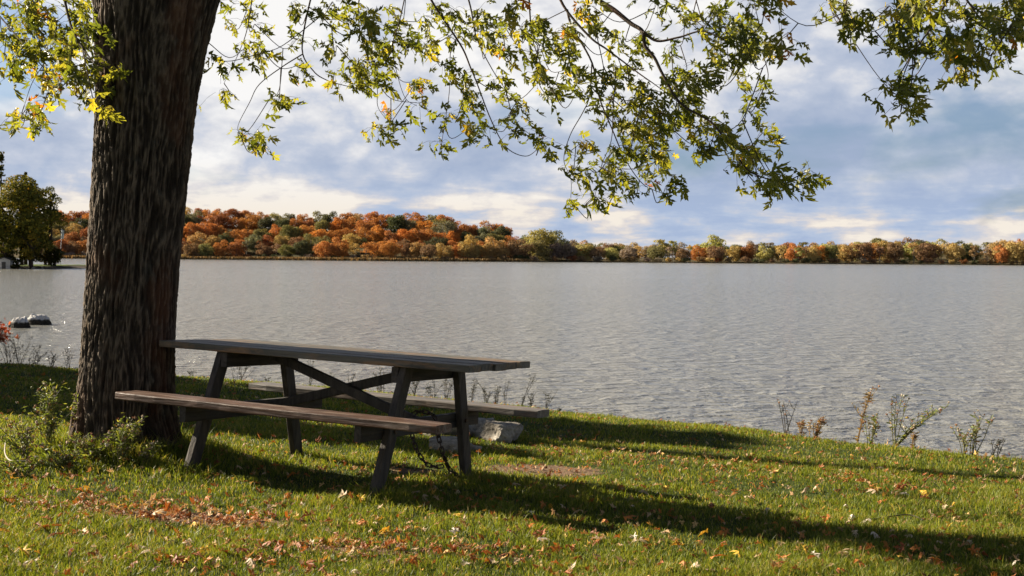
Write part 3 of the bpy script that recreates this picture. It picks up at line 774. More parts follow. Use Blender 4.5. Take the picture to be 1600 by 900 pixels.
mesh_np('trunk', V.reshape(-1, 3), [Fq], M['bark'], maple, {'rnd': np.clip(H_.ravel() * .9 + .1, 0, 1)}, True)

# limbs above the frame (real ones: they carry the hanging branches)
ztop = pz[-1]
LIMBS = [
    [(pc[-1] + .25, ty, ztop - .35), (-1.0, 8.0, 5.3), (.4, 7.6, 5.7), (2.0, 7.2, 5.6), (3.6, 6.9, 5.1), (5.2, 6.6, 4.4)],
    [(pc[-1] + .1, ty + .1, ztop - .3), (-1.6, 9.0, 6.0), (-.4, 10.2, 7.5), (1.2, 11.2, 8.3), (2.8, 12, 8.6)],
    [(pc[-1] - .2, ty, ztop - .3), (-3.2, 8.3, 5.6), (-4.4, 8.2, 6.1), (-5.8, 8.0, 5.6), (-7.0, 7.6, 4.8)],
    [(pc[-1] - .05, ty - .05, ztop - .3), (-2.5, 7.4, 6.2), (-2.2, 6.0, 7.0), (-2.6, 4.6, 7.2), (-2.4, 3.2, 6.8)],
    [(pc[-1], ty, ztop - .3), (-2.4, 8.5, 7), (-2.2, 8.9, 9), (-2.6, 8.6, 11.2)],
    [(pc[-1] - .1, ty + .1, ztop - .3), (-3.4, 9.6, 6.4), (-4.6, 11, 7.4), (-5.6, 12.2, 7.8)]]
limb_nodes = []
for li, lp in enumerate(LIMBS):
    sp = spline(lp, 8); rr_ = np.linspace(.17 if li else .19, .035, len(sp))
    g = Geo(); tube(g, [(p_[0] - tx, p_[1] - ty, p_[2]) for p_ in sp], list(rr_), 12); g.build('limb', M['bark'], maple, True)
    limb_nodes += [(np.array(p_), r_) for p_, r_ in zip(sp, rr_)]

def dep(px):    # how far from the camera the hanging foliage is, by photo column
    return np.interp(px, [-50, 150, 300, 500, 700, 850, 1000, 1150, 1290, 1400, 1600], [8.6, 7.3, 8.7, 8.7, 8.6, 8.3, 7.9, 7.6, 7.6, 7.0, 6.8])
BR = [
    ([(905, -45), (928, -6), (959, 15), (985, 36), (1004, 49), (1008, 72), (1023, 91), (1036, 117), (1064, 162), (1112, 192), (1148, 240), (1175, 270), (1222, 283), (1258, 270)], .020, .003, 0),
    ([(1004, 49), (1027, 64), (1062, 58), (1102, 49), (1151, 72), (1190, 78)], .011, .002, 0),
    ([(862, -45), (880, 8), (921, 57), (951, 79), (996, 113), (1026, 134), (1060, 160)], .012, .002, .15),
    ([(886, 15), (894, 42), (925, 98), (936, 151), (959, 208), (977, 249), (1004, 287), (1034, 302)], .009, .002, .2),
    ([(925, 98), (921, 150), (911, 175), (891, 211), (881, 249), (892, 280), (892, 310)], .005, .0015, .2),
    ([(962, 113), (958, 170), (955, 220), (940, 258), (930, 305)], .004, .0015, -.1),
    ([(500, -40), (485, 0), (472, 76), (489, 110), (510, 125), (540, 134), (570, 140)], .008, .002, 0),
    ([(472, 85), (440, 105), (405, 132), (390, 160), (372, 196), (376, 212)], .005, .0015, 0),
    ([(660, -40), (674, 0), (700, 40), (723, 76), (735, 105), (746, 132), (768, 189), (791, 230), (821, 244), (842, 232)], .010, .002, 0),
    ([(713, 60), (704, 80), (702, 144), (693, 204), (690, 225)], .004, .0015, .1),
    ([(720, -40), (735, 10), (745, 60), (770, 110), (790, 140)], .008, .002, -.2),
    ([(640, -40), (625, 30), (614, 68), (617, 100), (632, 151), (652, 166)], .005, .0015, .1),
    ([(570, -40), (560, 10), (565, 60), (588, 130), (590, 165), (602, 185)], .006, .0015, -.15),
    ([(1500, -45), (1480, 0), (1464, 28), (1450, 50), (1425, 85), (1410, 110), (1396, 132)], .010, .0025, 0),
    ([(1425, 85), (1412, 118), (1408, 150), (1412, 168)], .004, .0015, -.05),
    ([(1490, -30), (1512, 2), (1535, 30), (1570, 32), (1602, 20)], .008, .003, .1),
    ([(-40, -20), (0, 26), (31, 62), (72, 109), (109, 131), (148, 130)], .007, .002, 0),
    ([(95, -40), (103, 9), (116, 53), (141, 91), (152, 100), (172, 108)], .010, .003, -.25),
    ([(400, -40), (392, 10), (385, 50), (372, 85), (350, 130)], .006, .0015, .1),
    ([(330, -40), (322, 20), (326, 60), (318, 100)], .005, .0015, -.1),
    ([(1340, -45), (1325, -5), (1320, 30)], .005, .0015, .1),
    ([(825, -45), (828, 20), (832, 60), (845, 100), (862, 140)], .008, .0015, -.1),
    ([(1110, -45), (1090, -5), (1080, 30), (1062, 50)], .006, .0015, .3),
    ([(60, -45), (48, 20), (70, 60), (72, 90), (50, 130), (38, 165)], .006, .0015, .2),
]
net = []                      # (px,py, point3, radius)
branches = Geo()
for pl, ra, rb, dy in BR:
    p3 = [at(x_, y_, dep(x_) + dy) for x_, y_ in pl]
    sp = spline(p3, 6); n_ = len(sp)
    rr_ = [ra + (rb - ra) * (i / (n_ - 1)) ** .7 for i in range(n_)]
    if pl[0][1] < -10:        # carry the top up to a limb
        best = min(limb_nodes, key=lambda t_: np.linalg.norm(t_[0] - p3[0]) + (3 if t_[0][2] < p3[0][2] + .3 else 0))
        e0 = best[0]; d_ = sp[0] - sp[1]; d_ /= np.linalg.norm(d_)
        L_ = np.linalg.norm(e0 - sp[0])
        mids = []
        for t_ in np.linspace(0, 1, 12)[:-1]:
            a_ = e0; b_ = e0 * .6 + sp[0] * .4 + np.array([0, 0, .12 * L_]); c_ = sp[0] + d_ * .35 * L_; d4 = sp[0]
            mids.append((1 - t_) ** 3 * a_ + 3 * (1 - t_) ** 2 * t_ * b_ + 3 * (1 - t_) * t_ ** 2 * c_ + t_ ** 3 * d4)
        sp = mids + sp; rr_ = list(np.linspace(ra * 1.5, ra, 11)) + rr_
    tube(branches, [(p_[0] - tx, p_[1] - ty, p_[2]) for p_ in sp], rr_, 7)
    for p_, r_ in zip(sp, rr_): net.append((p_, r_))
branches.build('branches', M['twig'], maple, True)

CL = """379,11 353,34 398,42 387,76 405,89 334,98 345,144 466,64 470,106 421,159 435,163 379,215 409,227 395,220 455,8 492,19 519,8 526,76 535,34 557,23 572,45 579,64 523,117 545,122 564,125
587,128 594,178 610,200 590,205 610,19 617,49 632,72 662,72 651,132 655,166 689,11 693,102 708,19 746,23 783,38 798,15 764,68 783,83 723,121 772,128 727,151 787,151 704,181 734,204 764,204 689,227 814,170 798,189
810,208 844,227 829,42 829,87 836,121 866,57 859,144 874,76 823,38 876,49 906,15 928,42 925,15 864,76 894,110 868,140 966,68 962,113 962,151 932,170 959,189 1000,57 996,132 1011,151
1034,181 1011,181 989,212 1019,212 1057,151 1080,125 1102,125 1064,181 1087,208 1110,196 1064,113 1049,76 1080,42 1117,30 1121,15 1140,38 1114,76 1140,95 1178,76 1208,72 1163,68 1163,45 1170,125 1193,144
1163,170 1193,212 1140,227 1163,249 1185,242 1178,280 1200,291 1223,287 1246,280 1265,272 1027,257 1042,295 1011,280 962,272 978,298 989,249 940,257 962,234 909,227 891,264 891,317 932,313
917,268 1027,8 1057,23 1178,8 1197,4 1220,68 1295,10 1320,15 1312,35 1330,45 1340,30 1390,15 1412,15 1400,38 1420,30 1437,5 1385,50 1412,72 1440,75 1460,62 1475,72 1487,55 1495,12 1512,32 1522,45 1512,88
1510,105 1490,107 1550,28 1575,12 1595,12 1557,57 1582,45 1562,75 1412,125 1405,142 1410,170 1425,172 1390,145
5,10 20,40 40,15 60,5 45,45 70,30 90,45 80,65 110,20 125,40 100,70 15,75 20,100 30,120 60,80 65,110 80,130 75,150 50,165 38,180 20,185 55,190 130,10 138,50 128,130 138,150 120,125 148,165
130,70 105,100 95,85 148,108 185,112 170,110 10,60 35,85 1015,230 1045,205 1000,195 980,165 1030,240 1050,130 1125,215 1150,262 940,120 905,140 750,45 700,60 660,30 575,85 560,100 600,90 735,170 990,95 1075,160 1095,230 1210,286""".split()
LP, LS, LR, LQ = [], [], [], []
twigs = Geo()
netp = np.array([p_ for p_, _ in net])
dense = [(900, 1130, 95, 270), (540, 680, 20, 140), (720, 880, 0, 130), (0, 130, 0, 110), (1370, 1600, 0, 90), (1080, 1230, 20, 120)]
order = sorted([tuple(map(float, c_.split(','))) for c_ in CL], key=lambda t_: t_[1])
for px, py in order:
    nleaf = random.randint(9, 13)
    if any(a_ < px < b_ and c_ < py < d_ for a_, b_, c_, d_ in dense): nleaf += 4
    c3 = at(px, py, dep(px) + (random.gauss(0, .55) if px > 300 else random.gauss(0, .25)))
    dist = np.linalg.norm(netp - c3, axis=1) + np.where(netp[:, 2] < c3[2] - .02, .25, 0)
    j = int(np.argmin(dist)); a3 = netp[j]
    mid = (a3 + c3) / 2 + np.array([random.gauss(0, .03), random.gauss(0, .03), -.04 - .1 * dist[j] + random.gauss(0, .03)])
    sp = spline([a3, mid, c3 + np.array([0, 0, .02])], 5)
    tube(twigs, [(p_[0] - tx, p_[1] - ty, p_[2]) for p_ in sp], list(np.linspace(.0035, .0018, len(sp))), 5)
    netp = np.vstack([netp, np.array(sp[2:])])
    yel = random.gauss(0, .10)
    if px < 150 and py > 60: yel += .04
    if px < 460: yel += .03
    for _ in range(nleaf):
        off = np.array([random.gauss(.01, .052), random.gauss(0, .06), random.gauss(.0, .042)])
        lp = c3 + off
        s_ = random.uniform(.048, .104)
        LP.append(lp); LS.append(s_); LQ.append(min(1, max(0, random.betavariate(2, 2.2) * .95 + yel)))
        st = c3 + off * .25 + np.array([0, 0, .025])
        tube(twigs, [(p_[0] - tx, p_[1] - ty, p_[2]) for p_ in (st, (st + lp) / 2 + np.array([0, 0, .012]), lp)], .0011, 3, cap=False)
LP = np.array(LP); LRm = rots(len(LP), 'hang')
multi_instances('hanging_leaves', TEMPL, LRm, LP - np.array([tx, ty, 0]), np.array(LS), np.array(LQ), M['maple'], maple)
twigs.build('twigs', M['twig'], maple)

# crown above the frame
blobs = []
for p_, r_ in limb_nodes[10:]:
    if p_[2] > 5.0 and random.random() < .8:
        for _ in range(2):
            c_ = p_ + rng.normal(0, .75, 3) + np.array([0, 0, .5]); rr_ = random.uniform(.45, .95)
            sh = c_[2] - 0; bad = False
            for xt in (-1.0, .5, 2.0, 3.5):
                if c_[0] < xt - .3 and 1.2 < c_[2] - .52 * (xt - c_[0]) < 5.0 and 5.0 < c_[1] - 0.432 * (xt - c_[0]) < 9.4: bad = True
            if bad: continue
            if c_[2] - rr_ > 0.205 * c_[1] + CAM_H + .35: blobs.append((c_, (rr_, rr_, rr_ * .7)))
P, N, q = crown_points(21000, blobs)
keep = P[:, 2] > CAM_H + .215 * P[:, 1] + .15
P, N, q = P[keep], N[keep], q[keep]
SIMPLE = (np.array([(0, 0, 0), (.35, .1, .05), (.5, .55, 0), (.12, .4, .03), (0, 1, -.12), (-.12, .4, .03), (-.5, .55, 0), (-.35, .1, .05)]), [[0, 1, 2, 3, 4], [0, 4, 5, 6, 7]])
instances('crown', SIMPLE, facing(N, 1.0), P - np.array([tx, ty, 0]), rng.uniform(.09, .16, len(P)), q * .8, M['maple'], maple)

# ------------------------------------------------------------------ neighbours of the maple, beyond the left edge (their shade lies on the lawn)
conifer(0, 0, 0, 2.1, 'smaller evergreen on the lawn beyond the left edge, nearer the camera', .3, 15, .20, 22, xy=(-9.2, 12.9), zf=ground, h=4.3, nper=16, colr=(.6, .8, .6))
conifer(0, 0, 0, 3.0, 'broad low evergreen on the lawn beyond the left edge', .5, 18, .22, 26, xy=(-11.0, 15.7), zf=ground, h=6.2, nper=16, colr=(.6, .8, .6))
tall = empty('tall_tree', (-14.2, 15.9, 0.0)); tag(tall, 'tall bare-stemmed tree with a high crown beyond the left edge', 'tree')
g = Geo(); tube(g, [(0, 0, -.6), (.1, 0, 5), (0, .1, 10), (.1, 0, 19)], [.17, .14, .12, .05], 12); g.build('trunk', M['bark'], tall, True)
P, N, q = crown_points(5000, lump_blobs(2.6, 15.5, 21, 22)); o = instances('crown', CLUMP, facing(N), P, rng.uniform(.15, .3, len(P)), q, M['neartreecrown'], tall); o.color = (1.4, 1.4, 1, 1)

# ------------------------------------------------------------------ picnic table
TU, TV_, = R(1.717), R(-2.589)
table = empty('picnic_table', (-1.056, 7.531, 0))
table.matrix_world = Matrix.Translation((-1.056, 7.531, 0)) @ Matrix.Rotation(R(-25.06), 4, 'Z') @ Matrix.Rotation(TU, 4, 'Y') @ Matrix.Rotation(TV_, 4, 'X')
tag(table, 'weathered wooden picnic table with attached benches standing on the lawn beside the big maple', 'picnic table')
TM = table.matrix_world.copy()

def plank(geo, a, b, wdt, thk, wdir, a_=0.5, nseg=14, round_=.006, rough=.0012, endcut=0.0):
    """board from a to b; wdir = width direction; slightly worn, rounded edges"""
    a = Vector(a); b = Vector(b); t = (b - a).normalized(); wv = Vector(wdir); wv = (wv - t * wv.dot(t)).normalized(); nv = t.cross(wv)
    c_ = round_; hw, ht = wdt / 2, thk / 2
    sec = [(-hw + c_, -ht), (hw - c_, -ht), (hw - c_ * .3, -ht + c_ * .3), (hw, -ht + c_), (hw, ht - c_), (hw - c_ * .3, ht - c_ * .3), (hw - c_, ht), (0, ht), (-hw + c_, ht), (-hw + c_ * .3, ht - c_ * .3), (-hw, ht - c_), (-hw, -ht + c_), (-hw + c_ * .3, -ht + c_ * .3)]
    k_ = len(sec); V = []; L_ = (b - a).length; sd = random.random() * 50
    for i in range(nseg + 1):
        f = i / nseg
        for (x_, y_) in sec:
            e = endcut * max(0, abs(2 * f - 1) - (1 - .12)) / .12
            p_ = a + t * (L_ * f) + wv * (x_ * (1 - e)) + nv * y_
            nn = mnoise.noise_vector(p_ * 9 + Vector((sd, 0, 0))) * rough
            V.append(tuple(p_ + nn))
    Fc = [(i * k_ + j, i * k_ + (j + 1) % k_, (i + 1) * k_ + (j + 1) % k_, (i + 1) * k_ + j) for i in range(nseg) for j in range(k_)]
    Fc += [tuple(range(k_))[::-1], tuple(nseg * k_ + j for j in range(k_))]
    geo.add(V, Fc, a_)

# local axes: x along the table (to the right), y away from the camera side (= -v), z up
Ht = 0.76; ut = .031
g = Geo(); npl = 5; Wt = .80; pw = (Wt - .013 * (npl - 1)) / npl
for i in range(npl):
    yc = -Wt / 2 + pw / 2 + i * (pw + .013)
    plank(g, (-1.085 + ut + [0, .004, -.006, .005, -.004][i], yc, Ht - .02), (1.03 + ut + [0, -.006, .004, -.008, .003][i], yc, Ht - .02 + [0, .002, -.002, .001, .003][i]), pw, .04, (0, 1, 0), [.5, .3, .7, .45, .85][i], 24, .005, .0016)
g.build('tabletop', M['top'], table)
def bench(v, un, mat, label):
    g = Geo(); hb = .457
    plank(g, (-1.07 + un, -v, hb - .021), (1.07 + un, -v, hb - .021), .205, .044, (0, 1, 0), .5, 28, .007, .0026, .12)
    return tag(g.build('bench_seat', mat, table), label)
bench(.625, -.02, M['seatred'], 'near bench seat, reddish brown with pale worn edge')
bench(-.625, .002, M['seatgrey'], 'far bench seat, pale grey worn top')
for sx_, uo in ((-1, -.657), (1, .604)):
    for sy in (-1, 1):
        g = Geo()
        plank(g, (uo, -sy * .565, -.05), (uo + .028, -sy * .31, Ht - .042), .09, .042, (0, 1, 0), .5 + .15 * sx_, 12, .005, .0015)
        g.build('leg', M['frame'], table)
    g = Geo(); plank(g, (uo + .028 - sx_ * .044, -.37, Ht - .042 - .045), (uo + .028 - sx_ * .044, .37, Ht - .042 - .045), .088, .042, (0, 0, 1), .5, 8, .005)
    g.build('top_support', M['beam'], table)
    g = Geo(); plank(g, (uo + .012 - sx_ * .044, -.70, .457 - .045 - .045), (uo + .012 - sx_ * .044, .70, .457 - .045 - .045), .088, .042, (0, 0, 1), .4, 10, .005)
    g.build('bench_support', M['beam'], table)
    for sy in (-1, 1):
        for zb in (.367, .672):
            g = Geo(); f = (zb + .05) / (Ht - .042 + .05); yb = -sy * (.565 + (.31 - .565) * f)
            tube(g, [(uo + .02 + sx_ * .019, yb, zb), (uo + .02 + sx_ * .027, yb, zb)], .012, 8)
            g.build('bolt', M['iron'], table)
g = Geo(); plank(g, (-.50, -.025, Ht - .05), (.585, -.025, .375), .058, .036, (0, 0, 1), .5, 10); g.build('diagonal_brace', M['frame'], table)
g = Geo(); plank(g, (.565, .018, Ht - .075), (-.60, .018, .355), .058, .036, (0, 0, 1), .4, 10); g.build('diagonal_brace', M['frame'], table)

# ------------------------------------------------------------------ chain
def tl(u, v, z): return np.array(TM @ Vector((u, -v, z)))
beam = tl(.572, .0, .42)
Yc = beam[1]
leg_foot = gpt(724, 753)
cp = [(leg_foot + np.array([.02, .0, .01])), at(716, 744, leg_foot[1] + .02), at(702, 732, leg_foot[1] + .06), at(694, 714, Yc + .02), at(687, 690, Yc), at(682, 668, Yc - .01), at(681, 656, Yc), at(674, 647, Yc + .03), at(658, 643, Yc + .03), at(645, 648, Yc + .02), at(642, 664, Yc), at(646, 688, Yc - .02), at(654, 708, Yc - .04), at(666, 724, Yc - .05), at(680, 729, Yc - .04), at(696, 728, Yc - .02)]
sp = spline(cp, 14)
acc = [0.0]
for i in range(1, len(sp)): acc.append(acc[-1] + np.linalg.norm(sp[i] - sp[i - 1]))
acc = np.array(acc); spn = np.array(sp)
pitch = .034; nl = int(acc[-1] / pitch)
chain = empty('chain', tuple(cp[0])); tag(chain, 'rusty iron chain looped over the bench support, hanging to the right table leg', 'chain')
lg = Geo()
pts_ = [(math.cos(q) * .0105 , (math.copysign(.012, math.sin(q)) if abs(math.sin(q)) > 1e-6 else 0) + math.sin(q) * .0105, 0) for q in np.linspace(0, 2 * math.pi, 17)[:-1] + .01]
pts_.append(pts_[0]); pts_.append(pts_[1]); tube(lg, pts_, .0042, 7, cap=False)
first = lg.build('link', M['iron'], chain, True)
for i in range(nl):
    s0 = (i + .5) * pitch; p_ = np.array([np.interp(s0, acc, spn[:, c_]) for c_ in range(3)]); p2 = np.array([np.interp(min(s0 + .01, acc[-1]), acc, spn[:, c_]) for c_ in range(3)]); p1 = np.array([np.interp(s0 - .01, acc, spn[:, c_]) for c_ in range(3)])
    t = Vector(p2 - p1).normalized(); x_ = t.cross(Vector((.1, 1, .2))).normalized(); z_ = x_.cross(t)
    Mx = Matrix((x_, t, z_)).transposed().to_4x4()
    o = first if i == 0 else first.copy()
    if i: col.objects.link(o)
    o.parent = chain
    o.matrix_local = Matrix.Translation(Vector(p_ - cp[0])) @ Mx @ Matrix.Rotation(R(90) * (i % 2) + random.gauss(0, .25), 4, 'Y')

# ------------------------------------------------------------------ limestone blocks behind the table
for px, py, hw, hd, hh, rz, sd, lab in [
    (781, 689, 38, .20, 27, -.12, 11, 'largest pale limestone block on the grass, right of the table leg'),
    (706, 706, 35, .15, 19, .15, 5, 'low limestone block lying in front, left of the table leg'),
    (686, 681, 52, .15, 23, -.05, 15, 'long grey block in the shade behind the bench end'),
    (752, 676, 22, .14, 20, .2, 23, 'small dark block wedged behind the largest pale one'),
    (784, 704, 13, .07, 8, .4, 31, 'small rough stone at the foot of the largest pale block')]:
    if sd == 31: px, py = 738, 706
    g0 = gpt(px, py); s_ = g0[1] / F_PX
    y0 = g0[1] + hd * .7
    o = rock('limestone_block', (px_at(px, y0), y0, float(ground(px_at(px, y0), y0)) + hh * s_ * .35), (hw * s_ * 1.28, hd * 1.25, hh * s_ * 1.05), M['stone'], sd, .14, rot=rz, cut=.58, sub=6)
    tag(o, lab, 'rock')

# ------------------------------------------------------------------ weeds
SLIM = (np.array([(0, 0, 0), (.12, .3, .03), (.1, .7, .02), (0, 1, -.08), (-.1, .7, .02), (-.12, .3, .03)]), [[0, 1, 2, 3, 4, 5]])
BUD = (np.array([(0, 0, -.4), (.5, 0, 0), (0, .5, 0), (-.5, 0, 0), (0, -.5, 0), (.35, .35, .45), (-.35, .35, .45), (-.35, -.35, .45), (.35, -.35, .45), (0, 0, .35)]),
       [[0, 2, 1], [0, 3, 2], [0, 4, 3], [0, 1, 4], [1, 2, 5], [2, 3, 6], [3, 4, 7], [4, 1, 8], [1, 5, 9, 8], [2, 6, 9, 5], [3, 7, 9, 6], [4, 8, 9, 7]])
def weed(base, height, width, nst, leafd, label, mat, stem, bloom=0.0, lean=(0, 0), leafs=.02, name='weed_plant', cat='plant', group=None, nbr=5, thick=.0025):
    root = empty(name, tuple(base)); tag(root, label, cat, group)
    gs = Geo(); LPs, LSs, dirs, BP = [], [], [], []
    for i in range(nst):
        q = random.uniform(0, 6.28); hh = height * random.uniform(.6 if nst > 4 else .82, 1.0); sp_ = width * random.uniform(.15, 1.0)
        tip = np.array([math.cos(q) * sp_ + lean[0] * hh, math.sin(q) * sp_ * .7 + lean[1] * hh, hh])
        st0 = np.array([random.gauss(0, width * .12), random.gauss(0, width * .12), -.02])
        sp1 = spline([st0, st0 * .5 + tip * .45 + np.array([random.gauss(0, .1 * width), random.gauss(0, .1 * width), hh * .12]), tip], 7)
        tube(gs, sp1, list(np.linspace(thick, thick * .4, len(sp1))), 4, cap=False)
        ends = [sp1[-1]]
        paths = [sp1]
        for b_ in range(nbr):
            j = random.randint(4, len(sp1) - 2); a0 = sp1[j]; q2 = random.uniform(0, 6.28); l_ = hh * random.uniform(.10, .3)
            e = a0 + np.array([math.cos(q2) * l_ * .6, math.sin(q2) * l_ * .6, l_ * .8]); sp2 = spline([a0, (a0 + e) / 2 + np.array([0, 0, -.008]), e], 3)
            tube(gs, sp2, thick * .45, 3, cap=False); paths.append(sp2); ends.append(sp2[-1])
        for pth in paths:
            pth = np.array(pth); seg = len(pth)
            nlf = max(2, int(leafd * np.linalg.norm(pth[-1] - pth[0]) / leafs))
            for _ in range(nlf):
                f = random.uniform(.1, 1) * (seg - 1); j = int(min(f, seg - 2)); p_ = pth[j] + (pth[j + 1] - pth[j]) * (f - j)
                LPs.append(p_); LSs.append(leafs * random.uniform(.6, 1.6)); 
        BP += [e for e in ends if random.random() < bloom]
        BP += [e + np.array([random.gauss(0, .012), random.gauss(0, .012), random.gauss(-.01, .015)]) for e in ends if random.random() < bloom * .7]
    gs.build('stems', stem, root)
    n_ = len(LPs); D = rng.normal(0, 1, (n_, 3)); D[:, 2] = np.abs(D[:, 2]) * .5
    D /= np.linalg.norm(D, axis=1)[:, None]; Nn = rng.normal(0, 1, (n_, 3)); Nn -= D * (D * Nn).sum(1)[:, None]; Nn /= np.linalg.norm(Nn, axis=1)[:, None]
    instances('leaves', SLIM, np.stack([np.cross(D, Nn), D, Nn], 2), np.array(LPs), np.array(LSs), np.clip(rng.normal(.5, .25, n_), 0, 1), mat, root)
    if BP:
        random.shuffle(BP); proto = None
        for e in BP[:48]:
            if proto is None: o = proto = instances('seed_head', BUD, np.eye(3)[None], np.zeros((1, 3)), [1.0], [random.random()], M['bloom'], root)
            else: o = proto.copy(); col.objects.link(o)
            o.location = tuple(e); o.rotation_euler = (random.gauss(0, .5), random.gauss(0, .5), random.uniform(0, 6))
            s_ = random.uniform(.6, 1.25) * .017; o.scale = (s_, s_, s_)
    return root
# asters round the maple's foot
for px, py, h, wd, ns, lean, lab in [
    (78, 705, .36, .20, 12, (-.05, 0), 'leafy aster with brown-pink seed heads growing left of the maple foot, tallest of the clump'),
    (38, 725, .24, .16, 9, (-.3, 0), 'low aster leaning left at the outer edge of the clump by the maple'),
    (130, 695, .30, .14, 10, (.05, 0), 'aster with rusty seed heads standing right against the lit side of the maple trunk'),
    (185, 722, .26, .16, 10, (.35, 0), 'aster leaning right in front of the maple trunk under the near bench end'),
    (150, 720, .15, .20, 10, (0, 0), 'short matted aster foliage in front of the maple trunk'),
    (100, 732, .13, .22, 12, (0, 0), 'knee-high matted green weeds in front of the tallest aster'),
    (30, 745, .10, .2, 10, (0, 0), 'very low matted weeds at the left edge below the asters'),
    (225, 725, .14, .12, 7, (.2, 0), 'small shaded aster at the dark right foot of the maple')]:
    b_ = gpt(px, py); weed(b_, h * 1.08, wd, int(ns * 1.4), 1.6, lab, M['weed'], M['stemg'], .8 if h > .2 else .25, lean, .027, 'aster_plant', nbr=6, thick=.0032)
# dark weeds along the bank, behind the table and at the left
def bank(px, off=0.12):
    py0 = np.interp(px, [0, 120, 270, 400, 600, 860, 1000, 1200, 1300, 1450, 1600], [563, 572, 583, 590, 608, 634, 648, 667, 681, 699, 714])
    d = ray(px, py0 + 2); x_, y_ = 0, 0; t = 8.0
    while t < 40 and crest_s(d[0] * t, d[1] * t) < off: t += .02
    return np.array([d[0] * t, d[1] * t, float(ground(d[0] * t, d[1] * t))])
for px, h, wd, ns, ld, mt, lean, bl, lab in [
    (14, .40, .22, 9, .5, 'darkweed', (0, 0), 0, 'dark leafy weed on the bank at the left edge under the red leaves'),
    (30, .34, .18, 8, .6, 'darkweed', (0, 0), 0, 'dark dense weed on the bank below the smaller lake boulder'),
    (52, .26, .22, 9, .6, 'darkweed', (.1, 0), 0, 'low dark weed on the bank below the larger lake boulder'),
    (80, .20, .12, 6, .7, 'darkweed', (0, 0), 0, 'small dark weed tuft on the bank between the boulders and the maple'),
    (108, .28, .12, 5, .4, 'darkweed', (.1, 0), 0, 'sparse dark weed on the bank just left of the maple trunk'),
    (298, .12, .08, 4, .5, 'darkweed', (0, 0), 0, 'tiny dark weed on the bank just right of the maple trunk'),
    (372, .28, .20, 9, .45, 'darkweed', (.1, 0), 0, 'feathery dark weed on the bank between the left table legs'),
    (418, .10, .08, 4, .4, 'darkweed', (0, 0), 0, 'tiny weed on the bank left of the far left table leg'),
    (484, .34, .05, 3, .8, 'darkweed', (.04, 0), 0, 'single upright dark weed seen just above the crossed braces'),
    (510, .22, .10, 3, .3, 'darkweed', (.5, 0), 0, 'thin leaning stalk on the bank above the crossing of the braces'),
    (548, .20, .05, 3, .5, 'darkweed', (0, 0), 0, 'slim dark weed above the crossed braces, left of the dense row'),
    (594, .30, .16, 8, .75, 'darkweed', (0, 0), 0, 'dense dark weed on the bank just left of the right near leg'),
    (648, .26, .12, 7, .8, 'darkweed', (0, 0), 0, 'dense dark weed on the bank between the right legs, nearer the left leg'),
    (676, .22, .10, 7, .9, 'darkweed', (.05, 0), 0, 'dark bushy weed midway between the right legs'),
    (698, .34, .10, 6, .8, 'darkweed', (.15, 0), 0, 'taller dark weed reaching up to the table edge beside the right far leg'),
    (735, .26, .08, 4, .5, 'darkweed', (.2, 0), 0, 'dark weed on the bank just right of the right far leg'),
    (760, .22, .09, 6, .8, 'darkweed', (0, 0), 0, 'dark leafy weed on the bank under the table corner'),
    (774, .22, .05, 4, .8, 'darkweed', (.15, 0), 0, 'dark weed on the bank right of the table corner, upright'),
    (788, .28, .05, 2, .25, 'darkweed', (.12, 0), 0, 'bare thin stalk on the bank right of the table corner'),
    (812, .32, .06, 3, .7, 'darkweed', (.4, 0), 0, 'leaning dark weed spike on the bank above the far bench'),
    (828, .18, .08, 5, .6, 'darkweed', (.1, 0), 0, 'short dark weed on the bank above the far bench end'),
    (852, .22, .10, 4, .4, 'darkweed', (.2, 0), 0, 'sparse dark weed on the bank above the tip of the far bench'),
    (872, .06, .04, 4, .8, 'darkweed', (0, 0), 0, 'tiny dark tuft on the bank right of the far bench tip'),
    (1228, .22, .08, 4, .25, 'darkweed', (.05, 0), .3, 'very thin dark stalks on the bank, first weed left of the rusty tuft'),
    (1250, .10, .05, 4, .5, 'drygold', (0, 0), .3, 'tiny dry tuft on the bank beside the very thin dark stalks'),
    (1272, .15, .08, 7, .8, 'drygold', (.1, 0), .6, 'short rusty brown weed tuft on the bank in front of the water'),
    (1338, .36, .035, 3, .9, 'drygold', (.28, 0), .8, 'tall rusty curving weed spike on the bank'),
    (1360, .22, .09, 6, .6, 'weed', (.1, 0), .8, 'green weed with pale seed heads between the rusty spike and the big leaning weed'),
    (1392, .30, .06, 5, .9, 'weed', (1.15, 0), .8, 'largest weed of the right bank, leaning right with pale seed heads'),
    (1398, .32, .08, 4, .5, 'weed', (.05, 0), .8, 'upright green stalks rising from the largest leaning weed'),
    (1428, .10, .04, 3, .6, 'drygold', (.05, 0), .3, 'short dry stalk on the bank right of the largest leaning weed'),
    (1508, .16, .10, 6, .5, 'weed', (-.1, 0), .4, 'sparse low weed on the bank near the right edge, left one'),
    (1522, .25, .09, 6, .55, 'weed', (.1, 0), .4, 'sparse feathery green weed on the bank near the right edge'),
    (1556, .12, .06, 4, .3, 'darkweed', (.1, 0), .1, 'faint thin stalks on the bank at the far right')]:
    b_ = bank(px, .10 if px < 1200 else -.02)
    weed(b_, h * (1.45 if px > 1200 else 1.15), wd * (1.3 if px > 1200 else 1), ns, ld * (1.5 if px > 1200 else 1.1), lab, M[mt], M['stemd'] if mt == 'darkweed' else (M['stemdry'] if mt == 'drygold' else M['stemg']), bl, lean, .022 if mt == 'darkweed' else .032, 'bank_weed', nbr=4, thick=.003 if px < 1200 else .0045)

